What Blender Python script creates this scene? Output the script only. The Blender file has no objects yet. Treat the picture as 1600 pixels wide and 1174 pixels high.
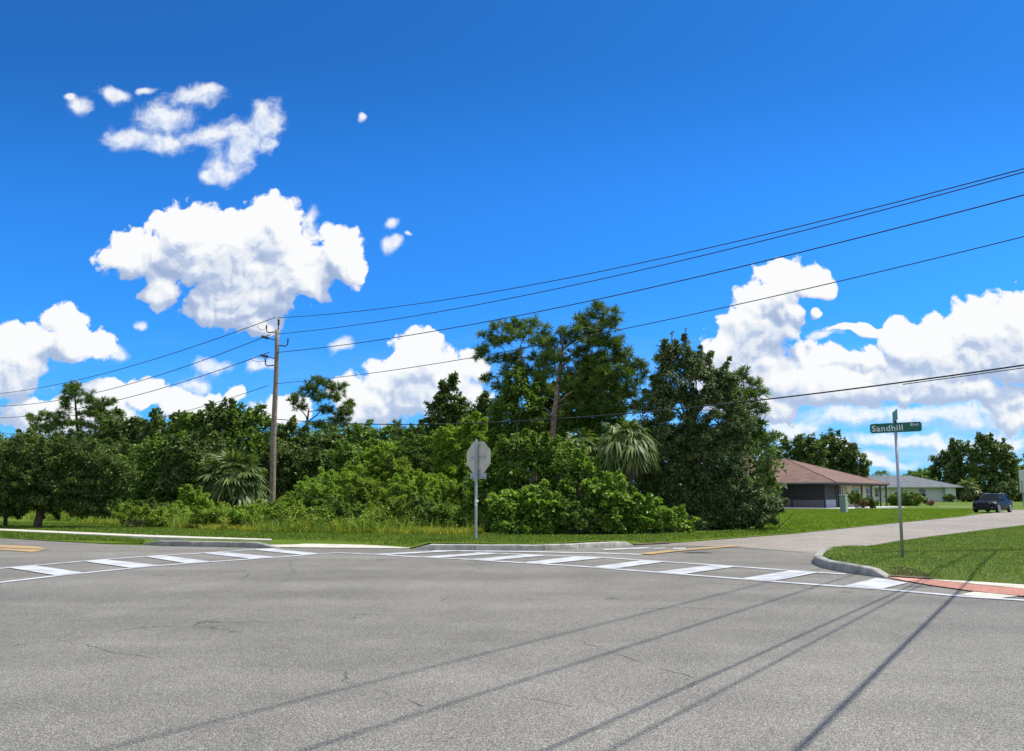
import bpy, bmesh, math, random
import numpy as np
from mathutils import Vector, Matrix
R = math.radians
sc = bpy.context.scene
COL = sc.collection
random.seed(7)

# ---------------------------------------------------------------- camera
F = 1200.0; PITCH = R(6.0); EYE = 1.40
cam_d = bpy.data.cameras.new('camera'); cam = bpy.data.objects.new('camera', cam_d); COL.objects.link(cam)
cam_d.sensor_width = 36; cam_d.lens = 36 * F / 1600
cam_d.shift_y = 60 / 1600
cam_d.clip_start = 0.1; cam_d.clip_end = 3000
cam.location = (0, 0, EYE); cam.rotation_euler = (R(90) + PITCH, 0, 0)
sc.camera = cam

def ray(px, py):
    rx = (px - 800) / F; rz = -(py - 647) / F
    c, s = math.cos(PITCH), math.sin(PITCH)
    return Vector((rx, c - rz * s, s + rz * c))
def gp(px, py, z=0.0):                      # point of the ground seen at a pixel of the photograph
    d = ray(px, py); t = (z - EYE) / d.z
    return Vector((d.x * t, d.y * t, z))
def at(px, py, D):                          # point at depth D
    d = ray(px, py); t = D / d.y
    return Vector((d.x * t, D, EYE + d.z * t))

# ---------------------------------------------------------------- sun
SUN_EL = R(60.0); SUN_AZ = R(78.0)          # azimuth clockwise from +Y (the view direction)
SV = Vector((math.cos(SUN_EL) * math.sin(SUN_AZ), math.cos(SUN_EL) * math.cos(SUN_AZ), math.sin(SUN_EL)))
sd = bpy.data.lights.new('sun', 'SUN'); sd.energy = 4.6; sd.angle = R(0.42); sd.color = (1, 0.94, 0.84)
so = bpy.data.objects.new('sun', sd); COL.objects.link(so)
so.rotation_euler = SV.to_track_quat('Z', 'Y').to_euler(); so.location = (10, 0, 30)

# ---------------------------------------------------------------- node helper
class NT:
    def __init__(s, tree): s.t = tree; s.n = tree.nodes; s.l = tree.links
    def node(s, typ, **kw):
        n = s.n.new(typ)
        for k, v in kw.items(): setattr(n, k, v)
        return n
    def put(s, n, i, v):
        if v is None: return
        if isinstance(v, bpy.types.NodeSocket): s.l.new(v, n.inputs[i])
        else: n.inputs[i].default_value = v
    def math(s, op, a, b=None, c=None, clamp=False):
        n = s.node('ShaderNodeMath', operation=op); n.use_clamp = clamp
        s.put(n, 0, a); s.put(n, 1, b); s.put(n, 2, c); return n.outputs[0]
    def vm(s, op, a, b=None, c=None):
        n = s.node('ShaderNodeVectorMath', operation=op)
        s.put(n, 0, a); s.put(n, 1, b); s.put(n, 2, c)
        return n.outputs['Value'] if op in ('LENGTH', 'DOT_PRODUCT', 'DISTANCE') else n.outputs[0]
    def mix(s, f, a, b, blend='MIX'):
        n = s.node('ShaderNodeMix', data_type='RGBA', blend_type=blend)
        s.put(n, 0, f); s.put(n, 6, a); s.put(n, 7, b); return n.outputs[2]
    def noise(s, vec, scale, detail=4, rough=0.55, out=0, dim='3D'):
        n = s.node('ShaderNodeTexNoise', noise_dimensions=dim); n.inputs['Scale'].default_value = scale
        n.inputs['Detail'].default_value = detail; n.inputs['Roughness'].default_value = rough
        if vec is not None: s.l.new(vec, n.inputs['Vector'])
        return n.outputs[out]
    def voro(s, vec, scale, detail=0, smooth=0.6, feature='SMOOTH_F1', out='Distance', dim='3D'):
        n = s.node('ShaderNodeTexVoronoi', feature=feature, voronoi_dimensions=dim); n.inputs['Scale'].default_value = scale
        if 'Detail' in n.inputs: n.inputs['Detail'].default_value = detail
        if feature == 'SMOOTH_F1': n.inputs['Smoothness'].default_value = smooth
        if vec is not None: s.l.new(vec, n.inputs['Vector'])
        return n.outputs[out]
    def ss(s, v, lo, hi, tlo=0.0, thi=1.0):
        n = s.node('ShaderNodeMapRange', interpolation_type='SMOOTHSTEP')
        s.put(n, 0, v); s.put(n, 1, lo); s.put(n, 2, hi); s.put(n, 3, tlo); s.put(n, 4, thi); return n.outputs[0]
    def ramp(s, fac, stops):
        n = s.node('ShaderNodeValToRGB'); el = n.color_ramp.elements
        while len(el) < len(stops): el.new(0.5)
        for e, (p, c) in zip(el, stops): e.position = p; e.color = (*c, 1)
        s.l.new(fac, n.inputs[0]); return n.outputs[0]

# ---------------------------------------------------------------- world: Nishita sky with cumulus
def make_world():
    w = bpy.data.worlds.new('World'); sc.world = w; w.use_nodes = True
    g = NT(w.node_tree); g.n.clear()
    sky = g.node('ShaderNodeTexSky', sky_type='NISHITA'); sky.sun_disc = False
    sky.sun_elevation = SUN_EL; sky.sun_rotation = SUN_AZ; sky.altitude = 0; sky.air_density = 1.0; sky.dust_density = 0.6; sky.ozone_density = 2.5
    tc = g.node('ShaderNodeTexCoord')
    sep = g.node('ShaderNodeSeparateXYZ'); g.l.new(tc.outputs['Generated'], sep.inputs[0])
    y = g.math('MAXIMUM', sep.outputs[1], 0.02)
    u = g.math('DIVIDE', sep.outputs[0], y); v = g.math('DIVIDE', sep.outputs[2], y)
    cmb = g.node('ShaderNodeCombineXYZ'); g.l.new(g.math('MULTIPLY', u, 12.0), cmb.inputs[0]); g.l.new(g.math('MULTIPLY', v, 12.0), cmb.inputs[1])
    P = cmb.outputs[0]
    def blob(b):
        cx, cy, rx, ry = b
        d = ray(cx, cy); c = Vector((d.x / d.y * 12, d.z / d.y * 12, 0)); r = (rx / 100, ry / 100)
        return (1 / r[0], 1 / r[1], 0), (-c.x / r[0], -c.y / r[1], 0)
    def field_group(name, blobs, warp, vamp, vscale, namp, bias):
        t = bpy.data.node_groups.new(name, 'ShaderNodeTree')
        t.interface.new_socket('P', in_out='INPUT', socket_type='NodeSocketVector')
        t.interface.new_socket('H', in_out='OUTPUT', socket_type='NodeSocketFloat')
        t.interface.new_socket('S', in_out='OUTPUT', socket_type='NodeSocketFloat')
        q = NT(t); gi = q.node('NodeGroupInput'); go = q.node('NodeGroupOutput'); p = gi.outputs[0]
        wv = q.vm('SUBTRACT', q.noise(p, 1.3, 2, 0.55, 1, '2D'), (0.5, 0.5, 0.5))
        p2 = q.vm('MULTIPLY_ADD', wv, (warp, warp, 0), p)
        cur = None
        for b in blobs:
            s_, o_ = blob(b)
            d = q.vm('LENGTH', q.vm('MULTIPLY_ADD', p2, s_, o_))
            cur = d if cur is None else q.math('SMOOTH_MIN', cur, d, 0.45)
        f = q.math('SUBTRACT', 1.0, cur)
        f = q.math('ADD', q.math('MULTIPLY', q.math('MINIMUM', f, 0.55), 1.25), bias)
        vo = q.voro(p2, vscale, 3, feature='F1', dim='2D')
        no = q.noise(p2, 4.0, 7, 0.66, dim='2D')
        q.l.new(f, go.inputs[1])
        f = q.math('MULTIPLY_ADD', q.math('SUBTRACT', 0.45, vo), vamp, f)
        f = q.math('MULTIPLY_ADD', q.math('SUBTRACT', no, 0.5), namp, f)
        q.l.new(f, go.inputs[0]); return t
    B = [
     (215,395,72,42),(290,352,62,40),(370,358,60,40),(432,340,46,36),(450,390,58,48),(330,405,92,48),(398,385,44,34),(400,440,108,52),(475,440,48,36),(248,455,40,30),(365,478,85,34),(392,508,40,18),
     (533,392,36,48),(550,420,28,30),
     (30,548,72,46),(98,502,36,36),(150,545,36,28),(20,592,62,34),(108,540,40,30),
     (160,618,52,28),(228,618,42,30),(285,632,50,28),(330,640,40,24),(372,612,16,18),(60,645,70,26),(130,655,100,30),(440,640,50,26),
     (650,565,46,46),(668,538,30,26),(612,592,52,34),(694,580,34,38),(735,575,34,24),(545,615,36,28),(575,640,50,34),(660,620,90,36),(720,630,60,30),
     (1222,432,46,34),(1272,440,38,26),(1192,470,52,36),(1172,515,58,46),(1150,552,60,44),(1295,450,20,12),(1232,500,28,36),(1270,488,12,12),(1200,580,60,40),
     (1290,575,60,36),(1262,560,26,26),(1360,575,70,36),(1430,540,60,42),(1405,520,30,24),(1475,530,60,44),(1535,512,66,50),(1590,490,44,44),(1500,565,110,44),(1590,550,60,60),(1355,518,64,9),(1300,600,110,40),(1140,600,60,50),(1420,600,110,30),(1200,640,60,26),(1520,610,70,24),(1590,640,60,30),
    ]
    THIN = [(490,347,16,24),(612,352,14,9),(612,384,20,15),(564,182,8,9),(185,562,16,12),(330,572,34,13),(300,600,26,16),(412,575,26,10),(530,544,18,12),(225,512,10,10),(640,372,8,5),(128,170,22,17),(110,156,10,8),(185,147,26,15),(232,142,14,8),(300,152,44,22),(318,140,22,12),(255,185,48,28),(200,216,42,20),(255,225,50,22),(330,218,50,22),(385,212,42,26),(418,192,30,34),(355,262,36,26),(375,236,30,26),(420,225,20,18),(330,275,16,10),
     (1510,650,70,24),(1570,650,50,28),(1430,650,60,20),(1330,650,80,22),(1230,670,60,22),(1400,690,90,14),(1560,690,70,24),(1480,700,60,14),(1280,700,60,16),(1360,722,80,10),(1290,530,30,10)]
    G = field_group('cumulus_field', B, 0.36, 0.54, 3.0, 0.60, 0.20)
    def H(p):
        n = g.node('ShaderNodeGroup'); n.node_tree = G; g.l.new(p, n.inputs[0]); return n.outputs
    (h0, s0), (h1, s1), (h2, s2) = H(P), H(g.vm('ADD', P, (0.05, 0.11, 0))), H(g.vm('ADD', P, (0.14, 0.60, 0)))
    mask = g.ss(h0, -0.03, 0.22)
    hc0, hc1 = g.math('MINIMUM', h0, 0.9), g.math('MINIMUM', h1, 0.9)
    small = g.math('MULTIPLY', g.math('SUBTRACT', hc0, hc1), 0.80, clamp=False)
    bump2 = g.math('MULTIPLY', g.math('SUBTRACT', g.math('MINIMUM', h0, 0.9), g.math('MINIMUM', h2, 0.9)), 0.12)
    big = g.math('ADD', bump2, g.math('MULTIPLY', g.math('SUBTRACT', g.math('MAXIMUM', s0, 0), g.math('MAXIMUM', s2, 0)), 0.80))
    low = g.ss(v, 0.02, 0.30, -0.03, 0.05)
    lum = g.math('ADD', g.math('ADD', g.math('ADD', small, big), 0.49), low)
    lum = g.math('ADD', lum, g.ss(h0, 0.35, 0.0, 0.0, 0.12))
    ccol = g.ramp(lum, [(0.0, (3.6, 4.6, 6.8)), (0.36, (5.1, 6.0, 7.9)), (0.54, (7.1, 7.75, 8.9)), (0.78, (8.5, 8.85, 9.4)), (1.0, (9.7, 9.75, 9.85))])
    # ramp elements clamp nothing: colours are scene values that Background strength 0.1 brings to 0..1
    T = field_group('thin_cloud_field', THIN, 0.40, 0.25, 3.0, 1.45, 0.20)
    tn = g.node('ShaderNodeGroup'); tn.node_tree = T; g.l.new(P, tn.inputs[0]); t0 = tn.outputs[0]
    tn2 = g.node('ShaderNodeGroup'); tn2.node_tree = T; g.l.new(g.vm('ADD', P, (0.06, 0.16, 0)), tn2.inputs[0])
    tmask = g.math('MULTIPLY', g.ss(t0, -0.22, 1.0), 0.92)
    tl = g.math('ADD', g.math('MULTIPLY', g.math('SUBTRACT', t0, tn2.outputs[0]), 0.7), 0.6)
    tcol = g.ramp(tl, [(0.2, (5.2, 6.2, 8.4)), (0.6, (7.6, 8.4, 9.6)), (0.9, (9.6, 9.8, 10.0))])
    hz = g.ss(v, 0.30, 0.02, 0.0, 0.45)
    ccol = g.mix(hz, ccol, g.mix(g.ss(lum, 0.35, 0.9), (6.3, 7.6, 9.4, 1), (9.4, 9.7, 9.9, 1)))
    # blue of the clear sky: Nishita, tinted to the camera's rendering of it
    base = g.mix(1.0, sky.outputs[0], (0.165, 0.80, 1.58, 1), 'MULTIPLY')
    bk = g.ss(v, 0.62, 0.36, 1.0, 1.28); base = g.vm('MULTIPLY', base, bk)
    veil_n = g.noise(g.vm('MULTIPLY', P, (0.35, 1.6, 1)), 1.6, 4, 0.6, dim='2D')
    veil = g.math('MULTIPLY', g.math('MULTIPLY', g.ss(v, 0.26, 0.0), g.ss(u, -0.5, 0.45, 0.35, 1.0)), g.ss(veil_n, 0.3, 0.75, 0.12, 0.62))
    base = g.mix(veil, base, (6.2, 7.9, 9.8, 1))
    front = g.ss(sep.outputs[1], 0.05, 0.25)
    c1 = g.mix(g.math('MULTIPLY', tmask, front), base, tcol)
    c2 = g.mix(g.math('MULTIPLY', mask, front), c1, ccol)
    # broken cloud added over the unseen sky (overhead and behind) to neutralise blue ambient
    bn_ = g.noise(tc.outputs['Generated'], 3.2, 4, 0.6)
    away = g.math('MAXIMUM', g.math('SUBTRACT', 1.0, front), g.ss(v, 0.82, 1.1))
    c2 = g.mix(g.math('MULTIPLY', away, g.ss(bn_, 0.40, 0.54, 0.0, 0.95)), c2, (7.6, 8.0, 8.6, 1))
    bg = g.node('ShaderNodeBackground'); bg.inputs[1].default_value = 0.1
    g.l.new(c2, bg.inputs[0]); out = g.node('ShaderNodeOutputWorld'); g.l.new(bg.outputs[0], out.inputs[0])
make_world()
sc.view_settings.view_transform = 'Standard'; sc.view_settings.look = 'None'
sc.view_settings.exposure = 0.0; sc.view_settings.gamma = 1.0
sc.render.engine = 'CYCLES'
w_ = sc.world; w_.cycles.sampling_method = 'MANUAL'; w_.cycles.sample_map_resolution = 256
sc.cycles.max_bounces = 5; sc.cycles.diffuse_bounces = 2; sc.cycles.glossy_bounces = 2; sc.cycles.transmission_bounces = 3; sc.cycles.transparent_max_bounces = 6
sc.cycles.use_denoising = True
sc.cycles.caustics_reflective = False; sc.cycles.caustics_refractive = False
sc.cycles.use_adaptive_sampling = True

# ---------------------------------------------------------------- materials
def new_mat(name):
    m = bpy.data.materials.new(name); m.use_nodes = True
    g = NT(m.node_tree); b = g.n.get('Principled BSDF'); return m, g, b
def simple(name, col, rough=0.6, metal=0.0, var=0.12, scale=6.0, bump=0.0, bscale=40.0, coat=0.0, spec=0.5):
    m, g, b = new_mat(name); tc = g.node('ShaderNodeTexCoord').outputs['Object']
    n = g.noise(tc, scale, 6, 0.6)
    dark = tuple(max(0, c * (1 - var * 2)) for c in col); lite = tuple(min(1, c * (1 + var * 1.2)) for c in col)
    g.l.new(g.ramp(n, [(0.3, dark), (0.7, lite)]), b.inputs['Base Color'])
    b.inputs['Roughness'].default_value = rough; b.inputs['Metallic'].default_value = metal
    b.inputs['Coat Weight'].default_value = coat; b.inputs['Specular IOR Level'].default_value = spec
    if bump:
        bn = g.node('ShaderNodeBump'); bn.inputs['Strength'].default_value = bump; bn.inputs['Distance'].default_value = 0.01
        g.l.new(g.noise(tc, bscale, 5, 0.6), bn.inputs['Height']); g.l.new(bn.outputs[0], b.inputs['Normal'])
    return m
def leaf_mat(name, dark, mid, lite, trans=0.3, rough=0.5, nscale=0.9, spec=0.35):
    m, g, b = new_mat(name)
    geo = g.node('ShaderNodeNewGeometry'); tc = g.node('ShaderNodeTexCoord').outputs['Object']
    n = g.noise(tc, nscale, 3, 0.6)
    f = g.math('ADD', g.math('MULTIPLY', geo.outputs['Random Per Island'], 0.75), g.math('MULTIPLY', g.math('SUBTRACT', n, 0.33), 0.9))
    c = g.ramp(f, [(0.1, dark), (0.5, mid), (0.92, lite)])
    g.l.new(c, b.inputs['Base Color']); b.inputs['Roughness'].default_value = rough
    b.inputs['Specular IOR Level'].default_value = spec
    tr = g.node('ShaderNodeBsdfTranslucent')
    g.l.new(g.mix(1.0, c, (1.25, 1.35, 0.55, 1), 'MULTIPLY'), tr.inputs[0])
    mx = g.node('ShaderNodeMixShader'); mx.inputs[0].default_value = trans
    g.l.new(b.outputs[0], mx.inputs[1]); g.l.new(tr.outputs[0], mx.inputs[2])
    g.l.new(mx.outputs[0], g.n['Material Output'].inputs[0]); return m
def asphalt(name, base, tint=(1, 1, 1), marks=True):
    m, g, b = new_mat(name); tc = g.node('ShaderNodeTexCoord').outputs['Object']
    big = g.noise(tc, 0.16, 4, 0.55); midn = g.noise(tc, 1.1, 5, 0.6)
    st = g.noise(tc, 110.0, 2, 0.6); st2 = g.voro(tc, 125.0, 0, feature='F1', out='Color'); agg = g.node('ShaderNodeSeparateColor'); g.l.new(st2, agg.inputs[0])
    f = g.math('ADD', g.math('MULTIPLY', big, 0.55), g.math('MULTIPLY', midn, 0.45))
    v0 = g.ss(f, 0.32, 0.68, base * 0.80, base * 1.16)
    v1 = g.math('MULTIPLY', v0, g.ss(st, 0.34, 0.66, 0.50, 1.45))
    v1 = g.math('MULTIPLY', v1, g.ss(agg.outputs[0], 0.0, 1.0, 0.58, 1.44))
    # pale stone chips and dark pits
    v1 = g.math('ADD', v1, g.math('MULTIPLY', g.ss(agg.outputs[1], 0.90, 0.97), base * 0.9))
    if marks:   # wheel-polished darker lanes running with the wide road
        mp = g.node('ShaderNodeMapping'); mp.inputs['Rotation'].default_value = (0, 0, R(30)); mp.inputs['Scale'].default_value = (0.05, 0.62, 1)
        g.l.new(tc, mp.inputs[0]); ln = g.noise(mp.outputs[0], 1.0, 3, 0.5)
        v1 = g.math('MULTIPLY', v1, g.ss(ln, 0.36, 0.66, 0.87, 1.06))
        # hairline cracks
        wv = g.vm('MULTIPLY_ADD', g.noise(tc, 1.3, 4, 0.6, 1), (0.9, 0.9, 0), tc)
        cr = g.node('ShaderNodeTexVoronoi', feature='DISTANCE_TO_EDGE'); cr.inputs['Scale'].default_value = 0.17; g.l.new(wv, cr.inputs[0])
        brk = g.ss(g.noise(tc, 0.45, 3, 0.6), 0.50, 0.58)
        crk = g.math('MULTIPLY', g.ss(cr.outputs[0], 0.0035, 0.0), brk)
        v1 = g.math('MULTIPLY', v1, g.math('SUBTRACT', 1.0, g.math('MULTIPLY', crk, 0.55)))
        sp = g.voro(tc, 0.55, 0, feature='F1'); spn = g.ss(g.math('ADD', sp, g.math('MULTIPLY', g.noise(tc, 14, 4, 0.7), 0.16)), 0.165, 0.12)
        v1 = g.math('MULTIPLY', v1, g.math('SUBTRACT', 1.0, g.math('MULTIPLY', spn, 0.35)))
    c = g.node('ShaderNodeCombineColor')
    for i in range(3): g.l.new(g.math('MULTIPLY', v1, tint[i]), c.inputs[i])
    g.l.new(c.outputs[0], b.inputs['Base Color']); b.inputs['Roughness'].default_value = 0.82; b.inputs['Specular IOR Level'].default_value = 0.3
    bn = g.node('ShaderNodeBump'); bn.inputs['Strength'].default_value = 0.55; bn.inputs['Distance'].default_value = 0.006
    g.l.new(agg.outputs[0], bn.inputs['Height']); g.l.new(bn.outputs[0], b.inputs['Normal']); return m
def paint(name, col, wear=0.5):
    m, g, b = new_mat(name); tc = g.node('ShaderNodeTexCoord').outputs['Object']
    n = g.noise(tc, 2.2, 6, 0.65); st = g.noise(tc, 75, 3, 0.6)
    f = g.math('ADD', g.math('MULTIPLY', n, 0.6), g.math('MULTIPLY', st, 0.4))
    c = g.mix(g.math('MULTIPLY', g.ss(f, 0.46, 0.60), wear), (*col, 1), (0.26, 0.25, 0.24, 1))
    g.l.new(c, b.inputs['Base Color']); b.inputs['Roughness'].default_value = 0.6
    bn = g.node('ShaderNodeBump'); bn.inputs['Strength'].default_value = 0.3; bn.inputs['Distance'].default_value = 0.004
    g.l.new(st, bn.inputs['Height']); g.l.new(bn.outputs[0], b.inputs['Normal']); return m
def lawn(name, a, c, d):
    m, g, b = new_mat(name); tc = g.node('ShaderNodeTexCoord').outputs['Object']
    n = g.noise(tc, 0.35, 6, 0.65); n2 = g.noise(g.vm('MULTIPLY', tc, (1, 1, 1)), 9, 6, 0.7)
    f = g.math('ADD', g.math('MULTIPLY', n, 0.6), g.math('MULTIPLY', n2, 0.4))
    g.l.new(g.ramp(f, [(0.34, a), (0.5, c), (0.66, d)]), b.inputs['Base Color']); b.inputs['Roughness'].default_value = 0.8; b.inputs['Specular IOR Level'].default_value = 0.15
    bn = g.node('ShaderNodeBump'); bn.inputs['Strength'].default_value = 0.8; bn.inputs['Distance'].default_value = 0.05
    g.l.new(g.noise(tc, 24, 5, 0.7), bn.inputs['Height']); g.l.new(bn.outputs[0], b.inputs['Normal']); return m

M = dict(
 asphalt=asphalt('asphalt', 0.203, (1.075, 1.02, 0.875)),
 tan=asphalt('tan_asphalt', 0.285, (1.10, 0.97, 0.82), False),
 white=paint('road_white_paint', (0.62, 0.64, 0.65), 0.6), yellow=paint('road_yellow_paint', (0.56, 0.36, 0.13), 0.75),
 concrete=simple('concrete', (0.66, 0.62, 0.51), 0.85, var=0.16, scale=3, bump=0.4, bscale=60),
 curbm=simple('curb_concrete', (0.34, 0.32, 0.30), 0.9, var=0.22, scale=5, bump=0.5, bscale=50),
 curbw=simple('curb_concrete_pale', (0.37, 0.355, 0.32), 0.9, var=0.26, scale=5, bump=0.5, bscale=50),
 curbl=simple('curb_concrete_light', (0.52, 0.50, 0.44), 0.9, var=0.22, scale=5, bump=0.5, bscale=50),
 brick=simple('red_tactile_paving', (0.70, 0.37, 0.28), 0.85, var=0.10, scale=9, bump=0.3),
 lawn=lawn('lawn_ground', (0.075, 0.125, 0.010), (0.115, 0.185, 0.012), (0.165, 0.225, 0.020)),
 verge=lawn('verge_ground', (0.07, 0.10, 0.014), (0.10, 0.155, 0.018), (0.16, 0.20, 0.04)),
 dirt=simple('bare_soil', (0.16, 0.11, 0.075), 0.95, var=0.25, scale=4, bump=0.6),
 wood=simple('weathered_pole_wood', (0.30, 0.24, 0.185), 0.9, var=0.28, scale=8, bump=0.7, bscale=30),
 bark=simple('grey_brown_bark', (0.11, 0.085, 0.065), 0.95, var=0.3, scale=7, bump=0.9, bscale=25),
 pinebark=simple('pink_grey_pine_bark', (0.30, 0.205, 0.165), 0.95, var=0.3, scale=7, bump=0.9, bscale=25),
 galv=simple('galvanised_steel', (0.42, 0.45, 0.47), 0.45, 0.55, var=0.1, scale=12),
 signback=simple('aluminium_sign_back', (0.56, 0.53, 0.44), 0.65, 0.0, var=0.08, scale=4),
 green=simple('sign_green', (0.006, 0.13, 0.085), 0.35, var=0.05), mint=simple('sign_edge_mint', (0.10, 0.42, 0.34), 0.4, var=0.2),
 letter=simple('sign_letter_white', (0.75, 0.85, 0.80), 0.4, var=0.02), red=simple('sign_red', (0.5, 0.02, 0.02), 0.4, var=0.05),
 sticker=simple('sticker_white', (0.8, 0.8, 0.8), 0.5, var=0.02),
 wire=simple('cable_black', (0.035, 0.035, 0.04), 0.6, var=0.05), iron=simple('dark_iron', (0.06, 0.06, 0.065), 0.5, 0.5, var=0.1),
 porcelain=simple('insulator_grey', (0.10, 0.11, 0.13), 0.3, var=0.05),
)
FOL = dict(
 oak=leaf_mat('oak_leaf', (0.040, 0.076, 0.020), (0.105, 0.165, 0.040), (0.22, 0.285, 0.075), 0.28, 0.5, 0.9, 0.3),
 mid=leaf_mat('mid_green_leaf', (0.056, 0.110, 0.020), (0.140, 0.245, 0.040), (0.29, 0.40, 0.075), 0.30),
 bright=leaf_mat('bright_leaf', (0.085, 0.165, 0.018), (0.23, 0.38, 0.040), (0.46, 0.60, 0.09), 0.36),
 pepper=leaf_mat('pepper_leaf', (0.058, 0.140, 0.018), (0.165, 0.31, 0.038), (0.42, 0.56, 0.11), 0.32, 0.42, 1.4),
 silver=leaf_mat('silvery_leaf', (0.036, 0.066, 0.022), (0.100, 0.155, 0.050), (0.27, 0.34, 0.14), 0.24, 0.5, 0.8, 0.35),
 pine=leaf_mat('pine_needle', (0.035, 0.075, 0.014), (0.10, 0.175, 0.030), (0.24, 0.33, 0.06), 0.30),
 palm=leaf_mat('palm_frond', (0.045, 0.085, 0.020), (0.12, 0.175, 0.045), (0.27, 0.33, 0.11), 0.24, 0.5, 1.4, 0.35),
 straw=leaf_mat('dead_frond', (0.08, 0.06, 0.03), (0.17, 0.13, 0.07), (0.28, 0.22, 0.12), 0.15),
 weed=leaf_mat('weed_leaf', (0.085, 0.145, 0.018), (0.20, 0.31, 0.034), (0.42, 0.50, 0.075), 0.35),
 gold=leaf_mat('golden_weed', (0.15, 0.18, 0.02), (0.31, 0.34, 0.035), (0.52, 0.50, 0.09), 0.35),
 grass=leaf_mat('grass_blade', (0.060, 0.120, 0.012), (0.13, 0.225, 0.018), (0.30, 0.36, 0.06), 0.3, 0.5, 1.5),
 lawng=leaf_mat('lawn_blade', (0.12, 0.19, 0.014), (0.21, 0.32, 0.018), (0.33, 0.44, 0.04), 0.3),
 hedge=leaf_mat('hedge_leaf', (0.083, 0.148, 0.020), (0.165, 0.256, 0.033), (0.330, 0.396, 0.066), 0.25),
 redl=leaf_mat('reddish_leaf', (0.116, 0.049, 0.033), (0.264, 0.116, 0.058), (0.412, 0.231, 0.099), 0.25),
)

# ---------------------------------------------------------------- mesh helpers
def tag(o, label=None, cat=None, group=None, kind=None):
    if label: o['label'] = label
    if cat: o['category'] = cat
    if group: o['group'] = group
    if kind: o['kind'] = kind
    return o
def empty(name, loc, label, cat, group=None, rz=0.0):
    o = bpy.data.objects.new(name, None); COL.objects.link(o); o.location = loc; o.rotation_euler = (0, 0, rz)
    o.empty_display_size = 0.3
    return tag(o, label, cat, group)
def link(name, me, mat, parent=None):
    if mat is not None: me.materials.append(mat)
    o = bpy.data.objects.new(name, me); COL.objects.link(o)
    if parent: o.parent = parent
    return o
def np_mesh(name, V, Fc):
    """V (n,3), Fc (m,k) uniform faces"""
    me = bpy.data.meshes.new(name); V = np.ascontiguousarray(V, dtype=np.float32); Fc = np.ascontiguousarray(Fc, dtype=np.int32)
    m, k = Fc.shape
    me.vertices.add(len(V)); me.vertices.foreach_set('co', V.ravel())
    me.loops.add(m * k); me.loops.foreach_set('vertex_index', Fc.ravel())
    me.polygons.add(m); me.polygons.foreach_set('loop_start', np.arange(0, m * k, k, dtype=np.int32))
    me.update(calc_edges=True); return me
class MB:
    def __init__(s): s.v = []; s.f = []; s.sm = []
    def add(s, vs, fs, smooth=False):
        o = len(s.v); s.v += [tuple(v) for v in vs]; s.f += [tuple(i + o for i in f) for f in fs]; s.sm += [smooth] * len(fs); return s
    def box(s, c, size, rz=0.0, bev=0.0, M4=None):
        bm = bmesh.new(); bmesh.ops.create_cube(bm, size=1)
        for v in bm.verts: v.co = Vector((v.co.x * size[0], v.co.y * size[1], v.co.z * size[2]))
        if bev: bmesh.ops.bevel(bm, geom=bm.edges[:], offset=bev, segments=2, affect='EDGES', profile=0.7)
        mt = M4 if M4 is not None else Matrix.Translation(c) @ Matrix.Rotation(rz, 4, 'Z')
        bm.transform(mt); bm.verts.index_update()
        s.add([v.co for v in bm.verts], [[v.index for v in f.verts] for f in bm.faces]); bm.free(); return s
    def tube(s, pts, rad, n=8, caps=True):
        pts = [Vector(p) for p in pts]; k = len(pts)
        if not hasattr(rad, '__len__'): rad = [rad] * k
        vs, fs = [], []; ref = None
        for i, p in enumerate(pts):
            d = (pts[min(i + 1, k - 1)] - pts[max(i - 1, 0)]).normalized()
            if ref is None: ref = Vector((0, 0, 1)) if abs(d.z) < 0.9 else Vector((1, 0, 0))
            a = (ref - d * ref.dot(d)).normalized(); b = d.cross(a); ref = a
            for j in range(n):
                t = 2 * math.pi * j / n; vs.append(p + (a * math.cos(t) + b * math.sin(t)) * rad[i])
        for i in range(k - 1):
            for j in range(n):
                fs.append((i * n + j, i * n + (j + 1) % n, (i + 1) * n + (j + 1) % n, (i + 1) * n + j))
        if caps: fs.append(tuple(range(n - 1, -1, -1))); fs.append(tuple((k - 1) * n + j for j in range(n)))
        return s.add(vs, fs, True)
    def poly(s, pts): return s.add(pts, [tuple(range(len(pts)))])
    def prism(s, pts, thick):       # planar polygon extruded by vector
        n = len(pts); t = Vector(thick); a = [Vector(p) for p in pts]; b = [p + t for p in a]
        fs = [tuple(range(n)), tuple(range(2 * n - 1, n - 1, -1))] + [(i, i + n, (i + 1) % n + n, (i + 1) % n) for i in range(n)]
        return s.add(a + b, fs)
    def build(s, name, mat, parent=None, fixn=False):
        me = bpy.data.meshes.new(name); me.from_pydata(s.v, [], s.f)
        me.polygons.foreach_set('use_smooth', s.sm); me.update()
        if fixn:
            bm = bmesh.new(); bm.from_mesh(me); bmesh.ops.recalc_face_normals(bm, faces=bm.faces[:]); bm.to_mesh(me); bm.free()
        return link(name, me, mat, parent)
def struct(name, mb, mat, fixn=False):
    o = mb.build(name, mat, None, fixn); o['kind'] = 'structure'; return o

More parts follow.
